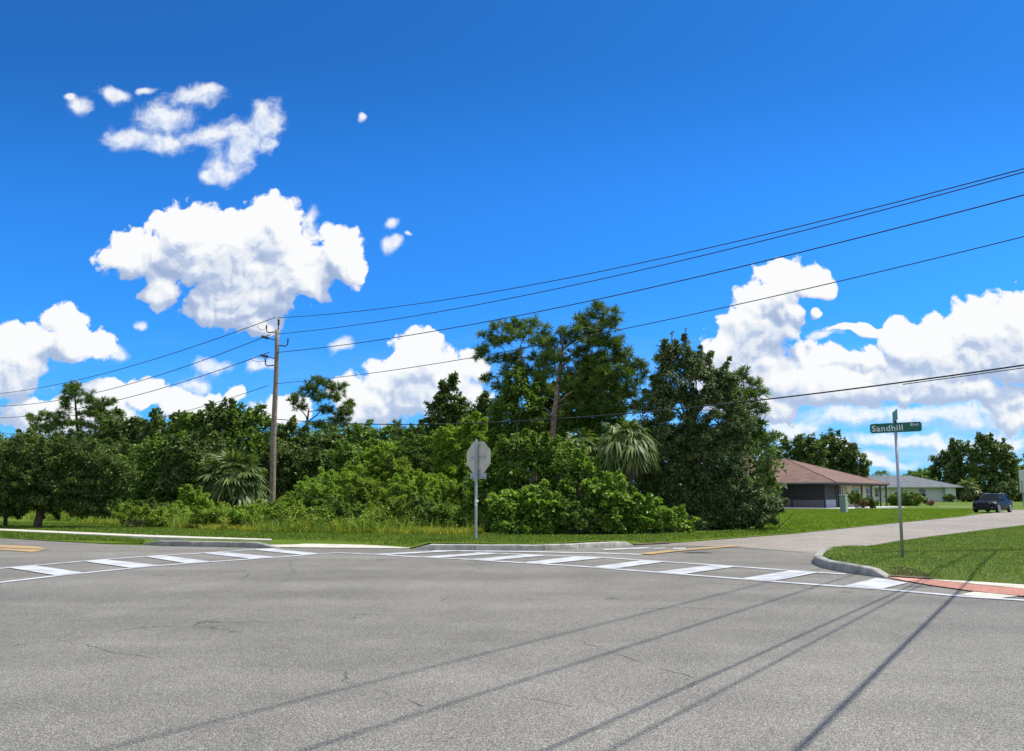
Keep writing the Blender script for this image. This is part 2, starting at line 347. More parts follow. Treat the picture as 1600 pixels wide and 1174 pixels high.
# ---------------------------------------------------------------- ground, roads, paving
def tri_poly(pts, z):
    """sheet from a simple polygon of ground points, triangulated"""
    bm = bmesh.new(); vs = [bm.verts.new((p[0], p[1], z)) for p in pts]; f = bm.faces.new(vs)
    bmesh.ops.triangulate(bm, faces=[f]); bmesh.ops.recalc_face_normals(bm, faces=bm.faces[:])
    for f in bm.faces:
        if f.normal.z < 0: f.normal_flip()
    mb = MB(); bm.verts.index_update(); mb.add([v.co for v in bm.verts], [[v.index for v in f.verts] for f in bm.faces]); bm.free(); return mb
def G(*px): return [gp(x, y) for x, y in px]
struct('ground', MB().poly([(-1500, -300, -0.012), (1500, -300, -0.012), (1500, 1500, -0.012), (-1500, 1500, -0.012)]), M['lawn'])
far_edge = G((0, 841), (90, 846.5), (170, 850.5), (250, 853.5), (431, 857), (635, 858.5), (660, 858.5), (780, 859.5), (850, 860), (900, 857), (945, 854), (990, 852.5), (1025, 851), (1142, 842.4), (1237, 835), (1330, 825.3), (1420, 816))
road = [Vector((-75, 38, 0)), Vector((-40, 28.9, 0))] + far_edge + [gp(1420, 850), Vector((14, 13, 0)), Vector((30, 6, 0)), Vector((60, -15, 0)), Vector((60, -60, 0)), Vector((-75, -60, 0))]
struct('road', tri_poly(road, 0.0), M['asphalt'])
# side street in worn tan chip seal, running away to the right
side = G((985, 853.2), (1025, 851), (1142, 842.4), (1237, 835), (1330, 825.3), (1420, 816), (1500, 808), (1545, 802.5)) + [gp(1586, 797), Vector((75, 74, 0)), Vector((75, 60, 0)), gp(1760, 805), gp(1680, 812), gp(1600, 821), gp(1500, 833), gp(1400, 846), gp(1341, 856), gp(1302, 862), gp(1279, 866), gp(1215, 860), gp(1150, 855), gp(1070, 853.4)]
struct('side_street', tri_poly(side, 0.005), M['tan'])

def inside(poly, P):
    x, y = P[:, 0], P[:, 1]; r = np.zeros(len(P), bool); n = len(poly)
    for i in range(n):
        x1, y1 = poly[i][0], poly[i][1]; x2, y2 = poly[(i + 1) % n][0], poly[(i + 1) % n][1]
        c = ((y1 > y) != (y2 > y)); xx = (x2 - x1) * (y - y1) / ((y2 - y1) if y2 != y1 else 1e-9) + x1
        r ^= c & (x < xx)
    return r
def seg_dist(P, a, b):
    a = np.array(a[:2]); b = np.array(b[:2]); d = b - a; t = np.clip(((P - a) @ d) / (d @ d + 1e-9), 0, 1)
    return np.linalg.norm(P - a - t[:, None] * d, axis=1)
def verge_height(poly, openi, H, w):
    def f(P):
        d = np.full(len(P), 1e9)
        for i in openi: d = np.minimum(d, seg_dist(P, poly[i], poly[(i + 1) % len(poly)]))
        t = np.clip(d / w, 0, 1); return 0.008 + H * t * t * (3 - 2 * t)
    return f
def verge(name, poly, openi, H, w, mat, step):
    """raised grass sheet: refined polygon lifted to the curb top, sloping to 0 at its open edges"""
    hf = verge_height(poly, openi, H, w)
    bm = bmesh.new(); vs = [bm.verts.new((p[0], p[1], 0)) for p in poly]; bm.faces.new(vs)
    bmesh.ops.triangulate(bm, faces=bm.faces[:])
    for _ in range(7):
        es = [e for e in bm.edges if e.calc_length() > step]
        if not es: break
        bmesh.ops.subdivide_edges(bm, edges=es, cuts=1); bmesh.ops.triangulate(bm, faces=bm.faces[:])
    for f in bm.faces: f.normal_update()
    for f in bm.faces:
        if f.normal.z < 0: f.normal_flip()
    P = np.array([v.co[:2] for v in bm.verts]); Z = hf(P)
    for v, z in zip(bm.verts, Z): v.co.z = z
    me = bpy.data.meshes.new(name); bm.to_mesh(me); bm.free(); me.polygons.foreach_set('use_smooth', [True] * len(me.polygons))
    o = link(name, me, mat); o['kind'] = 'structure'; return hf

# right-hand verge with the street sign
vr = G((1341, 858), (1302, 863.5), (1283, 868.5), (1277, 873.5), (1283, 882), (1306, 889), (1340, 895), (1381, 902.5), (1420, 905), (1462, 908), (1600, 916)) + [gp(1800, 928), Vector((60, 0, 0)), Vector((75, 59, 0)), gp(1760, 805.5), gp(1680, 812.5), gp(1600, 821.5), gp(1500, 833.5), gp(1400, 846.5)]
NV = len(vr)
hf_r = verge('right_grass_verge', vr, [7, 8, 9, 10, 11] + list(range(13, NV)), 0.11, 0.9, M['verge'], 1.2)
# far verge in front of the woodland
vl = [Vector((-75, 38.4, 0)), Vector((-40, 29.3, 0))] + G((0, 840.4), (90, 845.8), (170, 849.8), (225, 850), (425, 853.5), (440, 852), (571, 853.7), (640, 857.5), (670, 855), (780, 856), (850, 856.5), (900, 853.8), (945, 851), (985, 851.5), (1025, 850.4), (1142, 841.8), (1237, 834.4), (1330, 824.8), (1420, 815.5), (1500, 807.6)) + [gp(1500, 800), Vector((8, 46, 0)), Vector((-20, 52, 0)), Vector((-75, 60, 0))]
hf_l = verge('far_grass_verge', vl, [0, 1, 2, 3, 4, 6, 7, 8, 15, 16, 17, 18, 19, 20, 21, 22, 23], 0.10, 0.8, M['lawn'], 3.0)

def band(name, top, bot, z, mat):
    """strip between two pixel polylines of equal length"""
    mb = MB(); a = [gp(*p) for p in top]; b = [gp(*p) for p in bot]
    vs = [(p.x, p.y, z) for p in a + b]; n = len(a)
    lo = [(p.x, p.y, -0.02) for p in a + b]
    mb.add(vs + lo, [(i, i + n, i + n + 1, i + 1) for i in range(n - 1)] + [(i, i + 1, 2 * n + i + 1, 2 * n + i) for i in range(n - 1)] + [(n + i, 3 * n + i, 3 * n + i + 1, n + i + 1) for i in range(n - 1)] + [(n - 1, 2 * n - 1, 4 * n - 1, 3 * n - 1)])
    o = mb.build(name, mat, None, True); o['kind'] = 'structure'
    return o
# left sidewalk strip, its concrete apron between the curbs
o = band('sidewalk', [(-420, 814), (-200, 822), (0, 832.0), (85, 836), (160, 839.6), (234, 843), (330, 846.6), (424, 850.0)], [(-420, 816), (-200, 824.6), (0, 835), (85, 839.1), (160, 842.7), (234, 846.2), (330, 849.4), (424, 851.8)], 0.139, M['concrete'])
band('curb_ramp', [(415, 850.2), (470, 851.0), (571, 853.2), (612, 855.5), (640, 857.6)], [(420, 856.0), (470, 857.0), (571, 858.0), (612, 858.2), (640, 858.4)], 0.030, M['concrete'])
# wider lines and bars painted on the road
def line_px(pts, w):
    P = [gp(*p) for p in pts]; n = len(P); L, Rr = [], []
    for i, p in enumerate(P):
        d = (P[min(i + 1, n - 1)] - P[max(i - 1, 0)]).normalized(); nn = Vector((-d.y, d.x, 0))
        L.append(p + nn * w / 2); Rr.append(p - nn * w / 2)
    return L, Rr
marks = MB()
def add_line(mb, pts, w, z):
    L, Rr = line_px(pts, w); n = len(L)
    mb.add([(p.x, p.y, z) for p in L + Rr], [(i, i + n, i + n + 1, i + 1) for i in range(n - 1)])
def add_quad(mb, q, z): mb.add([(*gp(*p)[:2], z) for p in q], [(0, 1, 2, 3)])
lower = [(-500, 970), (0, 911), (95.6, 899.7), (159, 893.3), (244, 884.8), (340, 877.8), (443.7, 870.7), (486, 866.9), (529, 864.3), (584, 866.9), (650, 870.9), (725, 874.4), (810, 879.7), (905.6, 885.6), (1067.5, 898.3), (1195, 908.3), (1260, 913.3), (1377, 921.6), (1504, 932.6), (1600, 939.0), (1800, 955)]
upperL = [(-500, 938), (0, 889), (127.5, 877.8), (223, 870.4), (340, 863.6), (380, 860.6), (431, 857.4)]
upperR = [(742, 864.2), (831, 867.6), (940, 871.8), (1025, 877.5), (1120.6, 883.9), (1237.5, 892.4), (1280, 895.4), (1322, 897.8)]
stopb = [(678, 860.9), (810, 862.4), (940, 864.9), (1004, 867)]
add_line(marks, lower, 0.17, 0.0095); add_line(marks, upperL, 0.17, 0.0095); add_line(marks, upperR, 0.17, 0.0095); add_line(marks, stopb, 0.30, 0.0095)
struct('crosswalk_lines', marks, M['white'], True)
stripes = [[(575, 867.2), (604, 868), (722, 861.6), (690, 861.2)], [(655, 871.4), (683, 872.6), (786, 865.6), (750, 864.8)], [(733, 875), (766, 877), (856, 868.8), (823, 867.6)],
  [(816, 880.2), (852, 882.4), (946, 872.4), (899, 870.5)], [(925, 887), (960, 889.8), (1040, 878.6), (1004, 876.3)], [(1023, 895), (1067, 898.3), (1152, 886.3), (1116, 883.7)],
  [(1157, 905.5), (1208, 909.3), (1279, 895.4), (1237, 892.4)], [(1317, 917.3), (1377, 921.6), (1419, 912), (1370, 904.6)],
  [(13, 888.2), (53, 884.6), (132, 896), (88, 900.4)], [(128, 877.8), (164, 875.2), (249, 884.4), (206, 888.6)], [(225, 870.4), (255, 868.7), (331, 878.6), (291, 881.4)], [(314, 865.2), (345, 863.4), (432, 871.6), (393, 874.2)], [(396, 859.9), (424, 858), (500, 866), (473, 868)],
  [(940, 858.7), (1012, 855.9), (1018, 857.6), (945, 860.6)], [(1053, 857.2), (1070, 856.9), (1072, 858.6), (1050, 859)], [(1024, 857.2), (1040, 856.6), (1040, 858), (1020, 858.8)]]
st = MB()
for q in stripes: add_quad(st, q, 0.0135)
struct('crosswalk_stripes', st, M['white'], True)
yl = MB(); add_line(yl, [(1006, 866.9), (1046, 862.3), (1100, 857.8), (1152, 853.9)], 0.34, 0.0180)
add_quad(yl, [(-10, 851.6), (58, 854.6), (78, 859.0), (-10, 856.0)], 0.0105); add_quad(yl, [(-10, 857.2), (74, 859.5), (50, 863.2), (-10, 858.8)], 0.0105)
struct('yellow_centre_markings', yl, M['yellow'], True)
struct('concrete_flare', tri_poly(G((1522, 925.8), (1592, 932.6), (1560, 936.0), (1500, 930.4)), 0.011), M['concrete'])
# red tactile paving along the verge
tact = G((1387, 903.2), (1425, 905.6), (1462, 908.6), (1500, 913), (1600, 922.6), (1700, 931), (1700, 942), (1600, 933.4), (1521, 925.6), (1451, 915.4), (1410, 908.2))
tp = tri_poly(tact, 0.018)
TA = [Vector((p[0], p[1])) for p in tact]
P0, P1 = gp(1440, 912), gp(1600, 929); dd = (P1 - P0).normalized(); nn = Vector((-dd.y, dd.x, 0))
cand = np.array([[*(P0 + dd * (i * 0.06) + nn * (j * 0.06))[:2]] for i in range(-4, 60) for j in range(-12, 13)])
for x, y in cand[inside(tact, cand)]:
    r0, r1, h = 0.017, 0.011, 0.009
    tp.add([(x - r0, y - r0, .0182), (x + r0, y - r0, .0182), (x + r0, y + r0, .0182), (x - r0, y + r0, .0182), (x - r1, y - r1, .018 + h), (x + r1, y - r1, .018 + h), (x + r1, y + r1, .018 + h), (x - r1, y + r1, .018 + h)],
           [(4, 5, 6, 7), (0, 1, 5, 4), (1, 2, 6, 5), (2, 3, 7, 6), (3, 0, 4, 7)])
struct('tactile_paving', tp, M['brick'])
struct('paving_strip', tri_poly(G((1450, 907.6), (1520, 911), (1600, 916.2), (1720, 926), (1720, 933), (1600, 922.4), (1500, 912.8)), 0.026), M['concrete'])
struct('bare_soil_patch', tri_poly(G((985, 850.6), (1000, 849.2), (1040, 848.8), (1048, 850.0), (1020, 851.6), (992, 852.6)), 0.030), M['dirt'])

# curbs: swept profile with tapering ends and open joints
def curb(name, toe, hs, label, mat, joints, width=0.17, side_sign=1):
    P = [gp(*p) for p in toe]
    # densify
    Q, Hh = [], []
    for i in range(len(P) - 1):
        k = max(1, int((P[i + 1] - P[i]).length / 0.12))
        for j in range(k):
            t = j / k; Q.append(P[i].lerp(P[i + 1], t)); Hh.append(hs[i] * (1 - t) + hs[i + 1] * t)
    Q.append(P[-1]); Hh.append(hs[-1])
    for _ in range(6):
        Q = [Q[0]] + [(Q[i - 1] + Q[i] * 2 + Q[i + 1]) / 4 for i in range(1, len(Q) - 1)] + [Q[-1]]
    L = [0]
    for i in range(1, len(Q)): L.append(L[-1] + (Q[i] - Q[i - 1]).length)
    tot = L[-1]; brk = [j * tot for j in joints]
    mb = MB(); prof = lambda h: [(0, -0.02), (0.002, h * 0.5), (0.008, h * 0.88), (0.028, h * 0.985), (width - 0.02, h), (width, h - 0.01), (width, -0.02)]
    rings, seg = [], []
    for i, p in enumerate(Q):
        d = (Q[min(i + 1, len(Q) - 1)] - Q[max(i - 1, 0)]).normalized(); n_ = Vector((-d.y, d.x, 0)) * side_sign
        rings.append([p + n_ * a + Vector((0, 0, z + (0.003 * math.sin(i * 0.7)))) for a, z in prof(max(0.012, Hh[i]))])
    cur = [0]
    groups = []
    for i in range(1, len(Q)):
        cur.append(i)
        if any(L[i - 1] < b <= L[i] for b in brk): groups.append(cur); cur = [i]
    groups.append(cur)
    for gi, gidx in enumerate(groups):
        vs = []; k = 7
        for q, i in enumerate(gidx):
            sh = Vector((0, 0, 0))
            if q == 0 and gi > 0: sh = (Q[gidx[1]] - Q[i]).normalized() * 0.022
            vs += [v + sh for v in rings[i]]
        fs = [(a * k + j, a * k + (j + 1) % k, (a + 1) * k + (j + 1) % k, (a + 1) * k + j) for a in range(len(gidx) - 1) for j in range(k)]
        fs += [tuple(range(k)), tuple((len(gidx) - 1) * k + j for j in range(k - 1, -1, -1))]
        mb.add(vs, fs)
    o = mb.build(name, mat, None, True); tag(o, label, 'curb', 'concrete curbs round the junction'); return o
curb('curb', [(224, 850.8), (245, 852.4), (290, 854.0), (350, 855), (400, 856.2), (434, 857.2)], [0.02, 0.13, 0.14, 0.14, 0.14, 0.012], 'dark weathered curb at the end of the left sidewalk strip', M['curbm'], [0.42, 0.86])
curb('curb', [(643, 858.8), (672, 859.4), (780, 860.2), (850, 860.4), (900, 858.4), (948, 855.4), (980, 852.8), (990, 852.0)], [0.012, 0.14, 0.14, 0.14, 0.14, 0.14, 0.10, 0.012], 'pale concrete curb in front of the stop sign post', M['curbl'], [0.24, 0.5, 0.66, 0.82])
curb('curb', [(1345, 857.4), (1302, 862.6), (1279, 868.4), (1270.6, 879.5), (1283, 886.6), (1304.6, 892), (1345, 898.4), (1362, 900.8), (1383, 903.6)], [0.02, 0.10, 0.15, 0.155, 0.155, 0.155, 0.155, 0.13, 0.012], 'curb nose at the tip of the mown verge by the street sign', M['curbw'], [0.62])

# ================================================================ foliage builders (numpy)
def rng_of(seed): return np.random.default_rng(seed)
def unit(a): return a / (np.linalg.norm(a, axis=1, keepdims=True) + 1e-9)
def leaves(P, A, N, s, asp):
    """diamond leaves: base P, long axis A, normal N, length s (n,), aspect"""
    B = unit(np.cross(A, N)); s = s[:, None]; N2 = unit(np.cross(B, A))
    v0 = P; v1 = P + A * s * 0.42 + B * s * asp * 0.5 + N2 * s * 0.06; v2 = P + A * s - N2 * s * 0.10; v3 = P + A * s * 0.42 - B * s * asp * 0.5 + N2 * s * 0.06
    n = len(P); V = np.stack([v0, v1, v2, v3], 1).reshape(-1, 3); return V, np.arange(n * 4).reshape(n, 4)
def clump_leaves(r, C, rad, per, size, asp, flat=0.75, up=0.7):
    """leaves in clumps: C (n,3) centres, rad (n,), outward handled by position in clump"""
    n = len(C); idx = np.repeat(np.arange(n), per); m = len(idx)
    d = unit(r.normal(size=(m, 3))); rr = r.random(m) ** 0.45
    off = d * rr[:, None] * rad[idx][:, None]; off[:, 2] *= flat
    P = C[idx] + off
    N = unit(d * 0.55 + np.array([0, 0, up]) + r.normal(size=(m, 3)) * 0.45)
    A = unit(np.cross(N, r.normal(size=(m, 3))) + d * 0.35)
    return leaves(P, A, N, size * r.uniform(0.65, 1.35, m), asp)
def ell_clumps(r, E, density, back_cut=0.55):
    """clump centres over a union of ellipsoids E: rows (cx,cy,cz,rx,ry,rz)"""
    out = []
    for i, e in enumerate(E):
        c = np.array(e[:3]); q = np.array(e[3:6])
        area = 4 * math.pi * ((q[0] * q[1]) ** 1.6 / 3 + (q[0] * q[2]) ** 1.6 / 3 + (q[1] * q[2]) ** 1.6 / 3) ** (1 / 1.6)
        n = max(6, int(area * density)); d = unit(r.normal(size=(n, 3))); rad = 0.45 + 0.57 * r.random(n) ** 0.6
        bump = 1 + 0.13 * np.sin(d[:, 0] * 7 + i) * np.sin(d[:, 2] * 6 + 2 * i) + 0.08 * np.sin(d[:, 1] * 9 + d[:, 2] * 5)
        p = c + d * q * (rad * bump)[:, None]
        keep = d[:, 1] < back_cut
        for j, f in enumerate(E):
            if j == i: continue
            k = np.linalg.norm((p - np.array(f[:3])) / np.array(f[3:6]), axis=1) > 0.62
            keep &= k
        keep &= p[:, 2] > 0.08
        out.append(p[keep])
    return np.concatenate(out)
def foliage_mesh(name, r, E, D, leaf, asp, density=1.0, clump=None, mult=1.0, up=0.7, back=0.55, spray=0.18):
    sc_ = D / 1200.0                                   # metres per photo pixel at this distance
    size = leaf
    mr = float(np.mean([min(e[3], e[5]) for e in E]))
    cl = clump or max(0.16, min(0.75, 0.30 * mr))
    dens = 0.85 / (math.pi * cl * cl)
    C = ell_clumps(r, E, dens * 2.9 * density, back)
    rad = cl * r.uniform(0.50, 1.25, len(C))
    # loose sprays standing out of the outline
    cen = np.mean([e[:3] for e in E], axis=0); sub = C[r.random(len(C)) < spray]; dv = unit(sub - cen + np.array([0, 0, 0.5]) * r.random((len(sub), 1)))
    for f_, rr_ in ((0.75, 0.45), (1.15, 0.34), (1.5, 0.24)):
        C = np.concatenate([C, sub + dv * cl * f_ * r.uniform(0.7, 1.3, (len(sub), 1))]); rad = np.concatenate([rad, cl * rr_ * r.uniform(0.7, 1.2, len(sub))])
    per = max(5, int(3.0 * mult * (cl * cl * math.pi) / (size * size * asp * 0.5) * 0.42))
    V, Fc = clump_leaves(r, C, rad, per, size, asp, 0.72, up)
    return V, Fc, C
def limb(mb, a, b, r0, r1, r, bow=0.12, n=5, sides=6):
    a, b = Vector(a), Vector(b); L = (b - a).length; pts = []
    off = Vector((r.normal(), r.normal(), abs(r.normal()) * 0.6)) * bow * L * 0.5
    for i in range(n + 1):
        t = i / n; pts.append(a.lerp(b, t) + off * math.sin(math.pi * t) + Vector((r.normal(), r.normal(), r.normal())) * 0.012 * L * (0 < i < n))
    mb.tube(pts, [r0 + (r1 - r0) * (i / n) for i in range(n + 1)], sides, True); return pts
SEED = [100]
def px_ell(D, ells, depth=0.85, dj=0.0):
    """pixel ellipses of the photo turned into world ellipsoids at distance D"""
    E = []
    for k, e in enumerate(ells):
        cx, cy, rx, ry = e[:4]; dd = e[4] if len(e) > 4 else 0.0
        p = at(cx, cy, D + dd); s = (D + dd) / 1200.0
        E.append((p.x, p.y, p.z, rx * s, max(rx, ry) * s * depth * 0.9, ry * s))
    return E
def broadleaf(D, base_px, ells, fol, leaf, asp, label, cat='tree', group=None, name='broadleaf_tree', trunk_r=0.16, limbs=9, density=1.0, mult=1.0, bark='bark', parts=('crown', 'trunk'), up=0.7, clump=None, back=0.55, base_z=0.02, stems=1, spray=0.18):
    SEED[0] += 1; r = rng_of(SEED[0])
    bx = at(base_px, 773, D).x; root = empty(name, (bx, D, 0), label, cat, group)
    E = [(e[0] - bx, e[1] - D, e[2], e[3], e[4], e[5]) for e in px_ell(D, ells)]
    V, Fc, C = foliage_mesh('crown', r, E, D, leaf, asp, density, clump, mult, up, back, spray)
    link(parts[0], np_mesh(parts[0], V, Fc), FOL[fol], root)
    mb = MB(); zc = max(e[2] for e in E); zt = float(np.mean([e[2] for e in E]))
    xt = float(np.mean([e[0] for e in E]))
    for s_ in range(stems):
        o = Vector((r.normal() * 0.25, r.normal() * 0.2, 0)) if stems > 1 else Vector((0, 0, 0))
        top = Vector((xt * 0.8, 0, zt + 0.3 * (zc - zt))) + o * 3
        tp_ = limb(mb, Vector((0, 0, base_z)) + o, top, trunk_r / math.sqrt(stems), trunk_r * 0.35 / math.sqrt(stems), r, 0.08, 7, 8)
        if limbs and len(C):
            pick = C[r.integers(0, len(C), limbs)]
            for q in pick:
                t = 0.25 + 0.7 * r.random(); a = tp_[min(int(t * 7), 7)]
                limb(mb, a, Vector(q), trunk_r * 0.30 / math.sqrt(stems), 0.010, r, 0.12, 5, 5)
    mb.build(parts[1], M[bark], root); return root
def needles(r, C, rad, per, ln, w, up=0.55):
    """pine tufts: bunches of fine needles fanning from twig points in each clump"""
    n = len(C); tw = 9; idx = np.repeat(np.arange(n), tw); m = len(idx)
    d = unit(r.normal(size=(m, 3)) + np.array([0, 0, up]))
    tip = C[idx] + d * (rad[idx] * r.uniform(0.35, 1.0, m))[:, None] * np.array([1, 1, 0.75])
    k = max(4, per // tw); j = np.repeat(np.arange(m), k); q = len(j)
    A = unit(d[j] * 0.95 + r.normal(size=(q, 3)) * 0.55 + np.array([0, 0, 0.12])); B = unit(np.cross(A, r.normal(size=(q, 3))))
    P = tip[j] + d[j] * (r.random(q) * -0.14)[:, None]; L = (ln * r.uniform(0.7, 1.15, q))[:, None]
    V = np.stack([P - B * w / 2, P + B * w / 2, P + A * L + B * w * 0.25 - [0, 0, 0.02], P + A * L - B * w * 0.25 - [0, 0, 0.02]], 1).reshape(-1, 3)
    return V, np.arange(q * 4).reshape(q, 4)
def pine(D, trunk_px, puffs, label, group=None, name='pine_tree', tr=0.17, ln=0.26, w=0.022, mult=1.0, bark='pinebark', dens=1.0, fol='pine', extra_limbs=()):
    """trunk_px: list of (px,py) up the trunk; puffs: pixel ellipses of needle masses"""
    SEED[0] += 1; r = rng_of(SEED[0]); T = [at(x, y, D) for x, y in trunk_px]; T[0].z = 0.02
    bx = T[0].x; root = empty(name, (bx, D, 0), label, 'pine tree', group); off = Vector((bx, D, 0))
    T = [t - off for t in T]
    for i in range(1, len(T)): T[i].y = 0.25 * math.sin(i * 1.7)
    mb = MB(); n = len(T); fine = []
    for i in range(n - 1):
        for j in range(4): fine.append(T[i].lerp(T[i + 1], j / 4))
    fine.append(T[-1])
    for _ in range(2): fine = [fine[0]] + [(fine[i - 1] + fine[i] * 2 + fine[i + 1]) / 4 for i in range(1, len(fine) - 1)] + [fine[-1]]
    mb.tube(fine, [tr * (1 - 0.72 * i / (len(fine) - 1)) for i in range(len(fine))], 9)
    E = px_ell(D, puffs, 0.9); Cs, Rs = [], []; groups_ = []
    for e in E:
        c = np.array((e[0] - bx, e[1] - D + r.normal() * e[3] * 0.5, e[2])); q = np.array(e[3:6])
        k = max(5, int(5.6 * dens * q[0] * q[2] / 0.085 * 0.6)); cr = 0.23; q = q * 1.10
        d = unit(r.normal(size=(k, 3))); p = c + d * q * (r.random(k) ** 0.4)[:, None]
        Cs.append(p); Rs.append(cr * r.uniform(0.8, 1.4, k))
        groups_.append((cc := Vector(c), p, k))
    nodes = [(t, tr * (1 - 0.72 * i / (len(fine) - 1))) for i, t in enumerate(fine)][len(fine) // 4:]
    groups_.sort(key=lambda g_: min((g_[0] - t).length for t, _ in nodes))
    for cc, p, k in groups_:
        def cost(nr):
            v_ = cc - nr[0]; return v_.length + (0.6 * max(0, -v_.z + 0.1)) + (0.0 if nr[1] < tr * 0.5 else 0.25)
        bt_, br = min(nodes, key=cost); L_ = (cc - bt_).length
        lp = limb(mb, bt_, cc, min(br * 0.6, 0.014 + 0.022 * L_), 0.010, r, 0.22, 6, 6)
        nodes += [(lp[j_], 0.03) for j_ in (3, 5, 6)]
        for t in p[r.integers(0, k, min(7, k))]: limb(mb, lp[r.integers(3, 7)], Vector(t), 0.016, 0.005, r, 0.1, 3, 4)
    for (x0, y0, x1, y1) in extra_limbs:
        a, b = at(x0, y0, D) - off, at(x1, y1, D) - off; a.y = 0; b.y = -0.6; limb(mb, a, b, tr * 0.32, 0.03, r, 0.12, 6, 7)
    C = np.concatenate(Cs); Rr = np.concatenate(Rs)
    V, Fc = needles(r, C, Rr, int(80 * mult), ln, w)
    link('crown', np_mesh('crown', V, Fc), FOL[fol], root); mb.build('trunk', M[bark], root); return root
def fan_palm(D, crown_px, R_px, label, n=30, base_py=None, group=None, name='cabbage_palm', trunk=True, dead=6, seg=20, droop=0.36, squash=1.0):
    SEED[0] += 1; r = rng_of(SEED[0]); c = at(*crown_px, D); sc_ = D / 1200; RR = R_px * sc_
    root = empty(name, (c.x, D, 0), label, 'palm', group); o = Vector((0, 0, c.z))
    stems, fr, dr = MB(), MB(), MB()
    def frond(az, el, L, target, stiff):
        d = Vector((math.cos(az) * math.cos(el), math.sin(az) * math.cos(el), math.sin(el)))
        Lp = L * r.uniform(0.42, 0.62); pts = [o + d * Lp * t + Vector((0, 0, -0.22 * Lp * t * t)) for t in (0, 0.33, 0.66, 1.0)]
        (stems if target is fr else dr).tube(pts, [0.022, 0.018, 0.014, 0.010], 4)
        tip = pts[-1]; ax = (pts[-1] - pts[-2]).normalized(); side = ax.cross(Vector((0, 0, 1)))
        side = side.normalized() if side.length > 1e-3 else Vector((1, 0, 0)); nrm = side.cross(ax).normalized()
        for k in range(seg):
            a = (k / (seg - 1) - 0.5) * 2 * 1.75 + r.normal() * 0.06; lf = L * 0.55 * (0.78 + 0.22 * math.cos(a * 0.75)) * r.uniform(0.85, 1.1)
            dirv = (ax * math.cos(a) + side * math.sin(a)).normalized(); w = lf * 0.060
            bw = dirv.cross(nrm).normalized(); drp = droop * (0.55 + 0.3 * abs(math.sin(a))) * stiff
            q = []
            for t, ww in ((0.05, 0.5), (0.45, 1.0), (0.75, 0.8), (1.0, 0.08)):
                p = tip + dirv * lf * t + nrm * (0.10 * lf * math.cos(a) * t * (1 - t)) + Vector((0, 0, -drp * lf * t ** 2.3))
                q += [p - bw * w * ww, p + bw * w * ww]
            target.add(q, [(0, 1, 3, 2), (2, 3, 5, 4), (4, 5, 7, 6)])
    for i in range(n):
        az = i * 2.39996 + r.normal() * 0.15; el = math.asin(max(-0.5, min(0.98, 1.0 - 1.45 * (i + 0.5) / n))) * squash
        frond(az, el, RR * r.uniform(0.85, 1.1), fr, 1.0 if el > 0.6 else 1.25)
    for i in range(dead): frond(r.random() * 6.28, -0.75 - 0.5 * r.random(), RR * 0.8, dr, 1.3)
    fr.build('fronds', FOL['palm'], root)
    if stems.v: stems.build('leaf_stalks', FOL['mid'], root)
    if dead: dr.build('dead_fronds', FOL['straw'], root)
    if trunk:
        t = MB(); t.tube([(0, 0, 0.02), (0.03, 0, c.z * 0.5), (0, 0, c.z + 0.1)], [0.19, 0.17, 0.2], 10); t.build('trunk', M['bark'], root)
    return root
def feather_palm(D, crown_px, R_px, label, n=15):
    SEED[0] += 1; r = rng_of(SEED[0]); c = at(*crown_px, D); RR = R_px * D / 1200
    root = empty('feather_palm', (c.x, D, 0), label, 'palm'); fr = MB()
    for i in range(n):
        az = i * 2.4; el = 1.15 - 1.2 * (i / n); d = Vector((math.cos(az) * math.cos(el), math.sin(az) * math.cos(el), math.sin(el))); L = RR * r.uniform(0.9, 1.15)
        pts = [Vector((0, 0, c.z)) + d * L * t + Vector((0, 0, -0.75 * L * t ** 2.2)) for t in np.linspace(0, 1, 9)]
        fr.tube(pts, [0.05] * 9, 3)
        for j in range(1, 9):
            ax = (pts[j] - pts[j - 1]).normalized(); sd_ = ax.cross(Vector((0, 0, 1)))
            if sd_.length < 1e-3: continue
            sd_.normalize()
            for k in range(3):
                p = pts[j - 1].lerp(pts[j], k / 3)
                for sg in (-1, 1):
                    b = p + sd_ * sg * L * 0.20 + ax * L * 0.10 + Vector((0, 0, -L * 0.12)); fr.add([p, p + ax * L * 0.035, b], [(0, 1, 2)])
    fr.build('fronds', FOL['oak'], root); t = MB(); t.tube([(0, 0, 0), (0.1, 0, c.z * .5), (0, 0, c.z)], [0.2, 0.16, 0.14], 8); t.build('trunk', M['bark'], root); return root

# ================================================================ woodland
WG = 'trees of the woodland behind the verge'
# far row
pine(62, [(122, 800), (121, 700), (120, 650), (119, 612)], [(116, 606, 12, 7), (124, 614, 18, 9), (140, 622, 16, 9), (104, 622, 9, 8), (152, 634, 17, 10), (168, 632, 12, 9), (108, 636, 10, 7), (140, 646, 20, 10), (172, 652, 17, 12), (186, 645, 8, 7), (128, 662, 16, 8), (155, 668, 18, 9), (180, 668, 14, 8), (100, 650, 8, 6), (140, 682, 30, 10)], 'tall slim pine with open layered crown above the leftmost woods', WG, ln=0.3, w=0.035, mult=0.8, bark='bark', dens=1.25)
pine(62, [(80, 800), (79, 720), (76, 665)], [(70, 650, 15, 7), (55, 655, 12, 6), (84, 658, 14, 8), (98, 664, 10, 7), (80, 672, 20, 9), (62, 668, 10, 6), (46, 650, 7, 4)], 'short flat topped pine left of the tall slim pine', WG, ln=0.3, w=0.035, mult=0.8, bark='bark', dens=1.25)
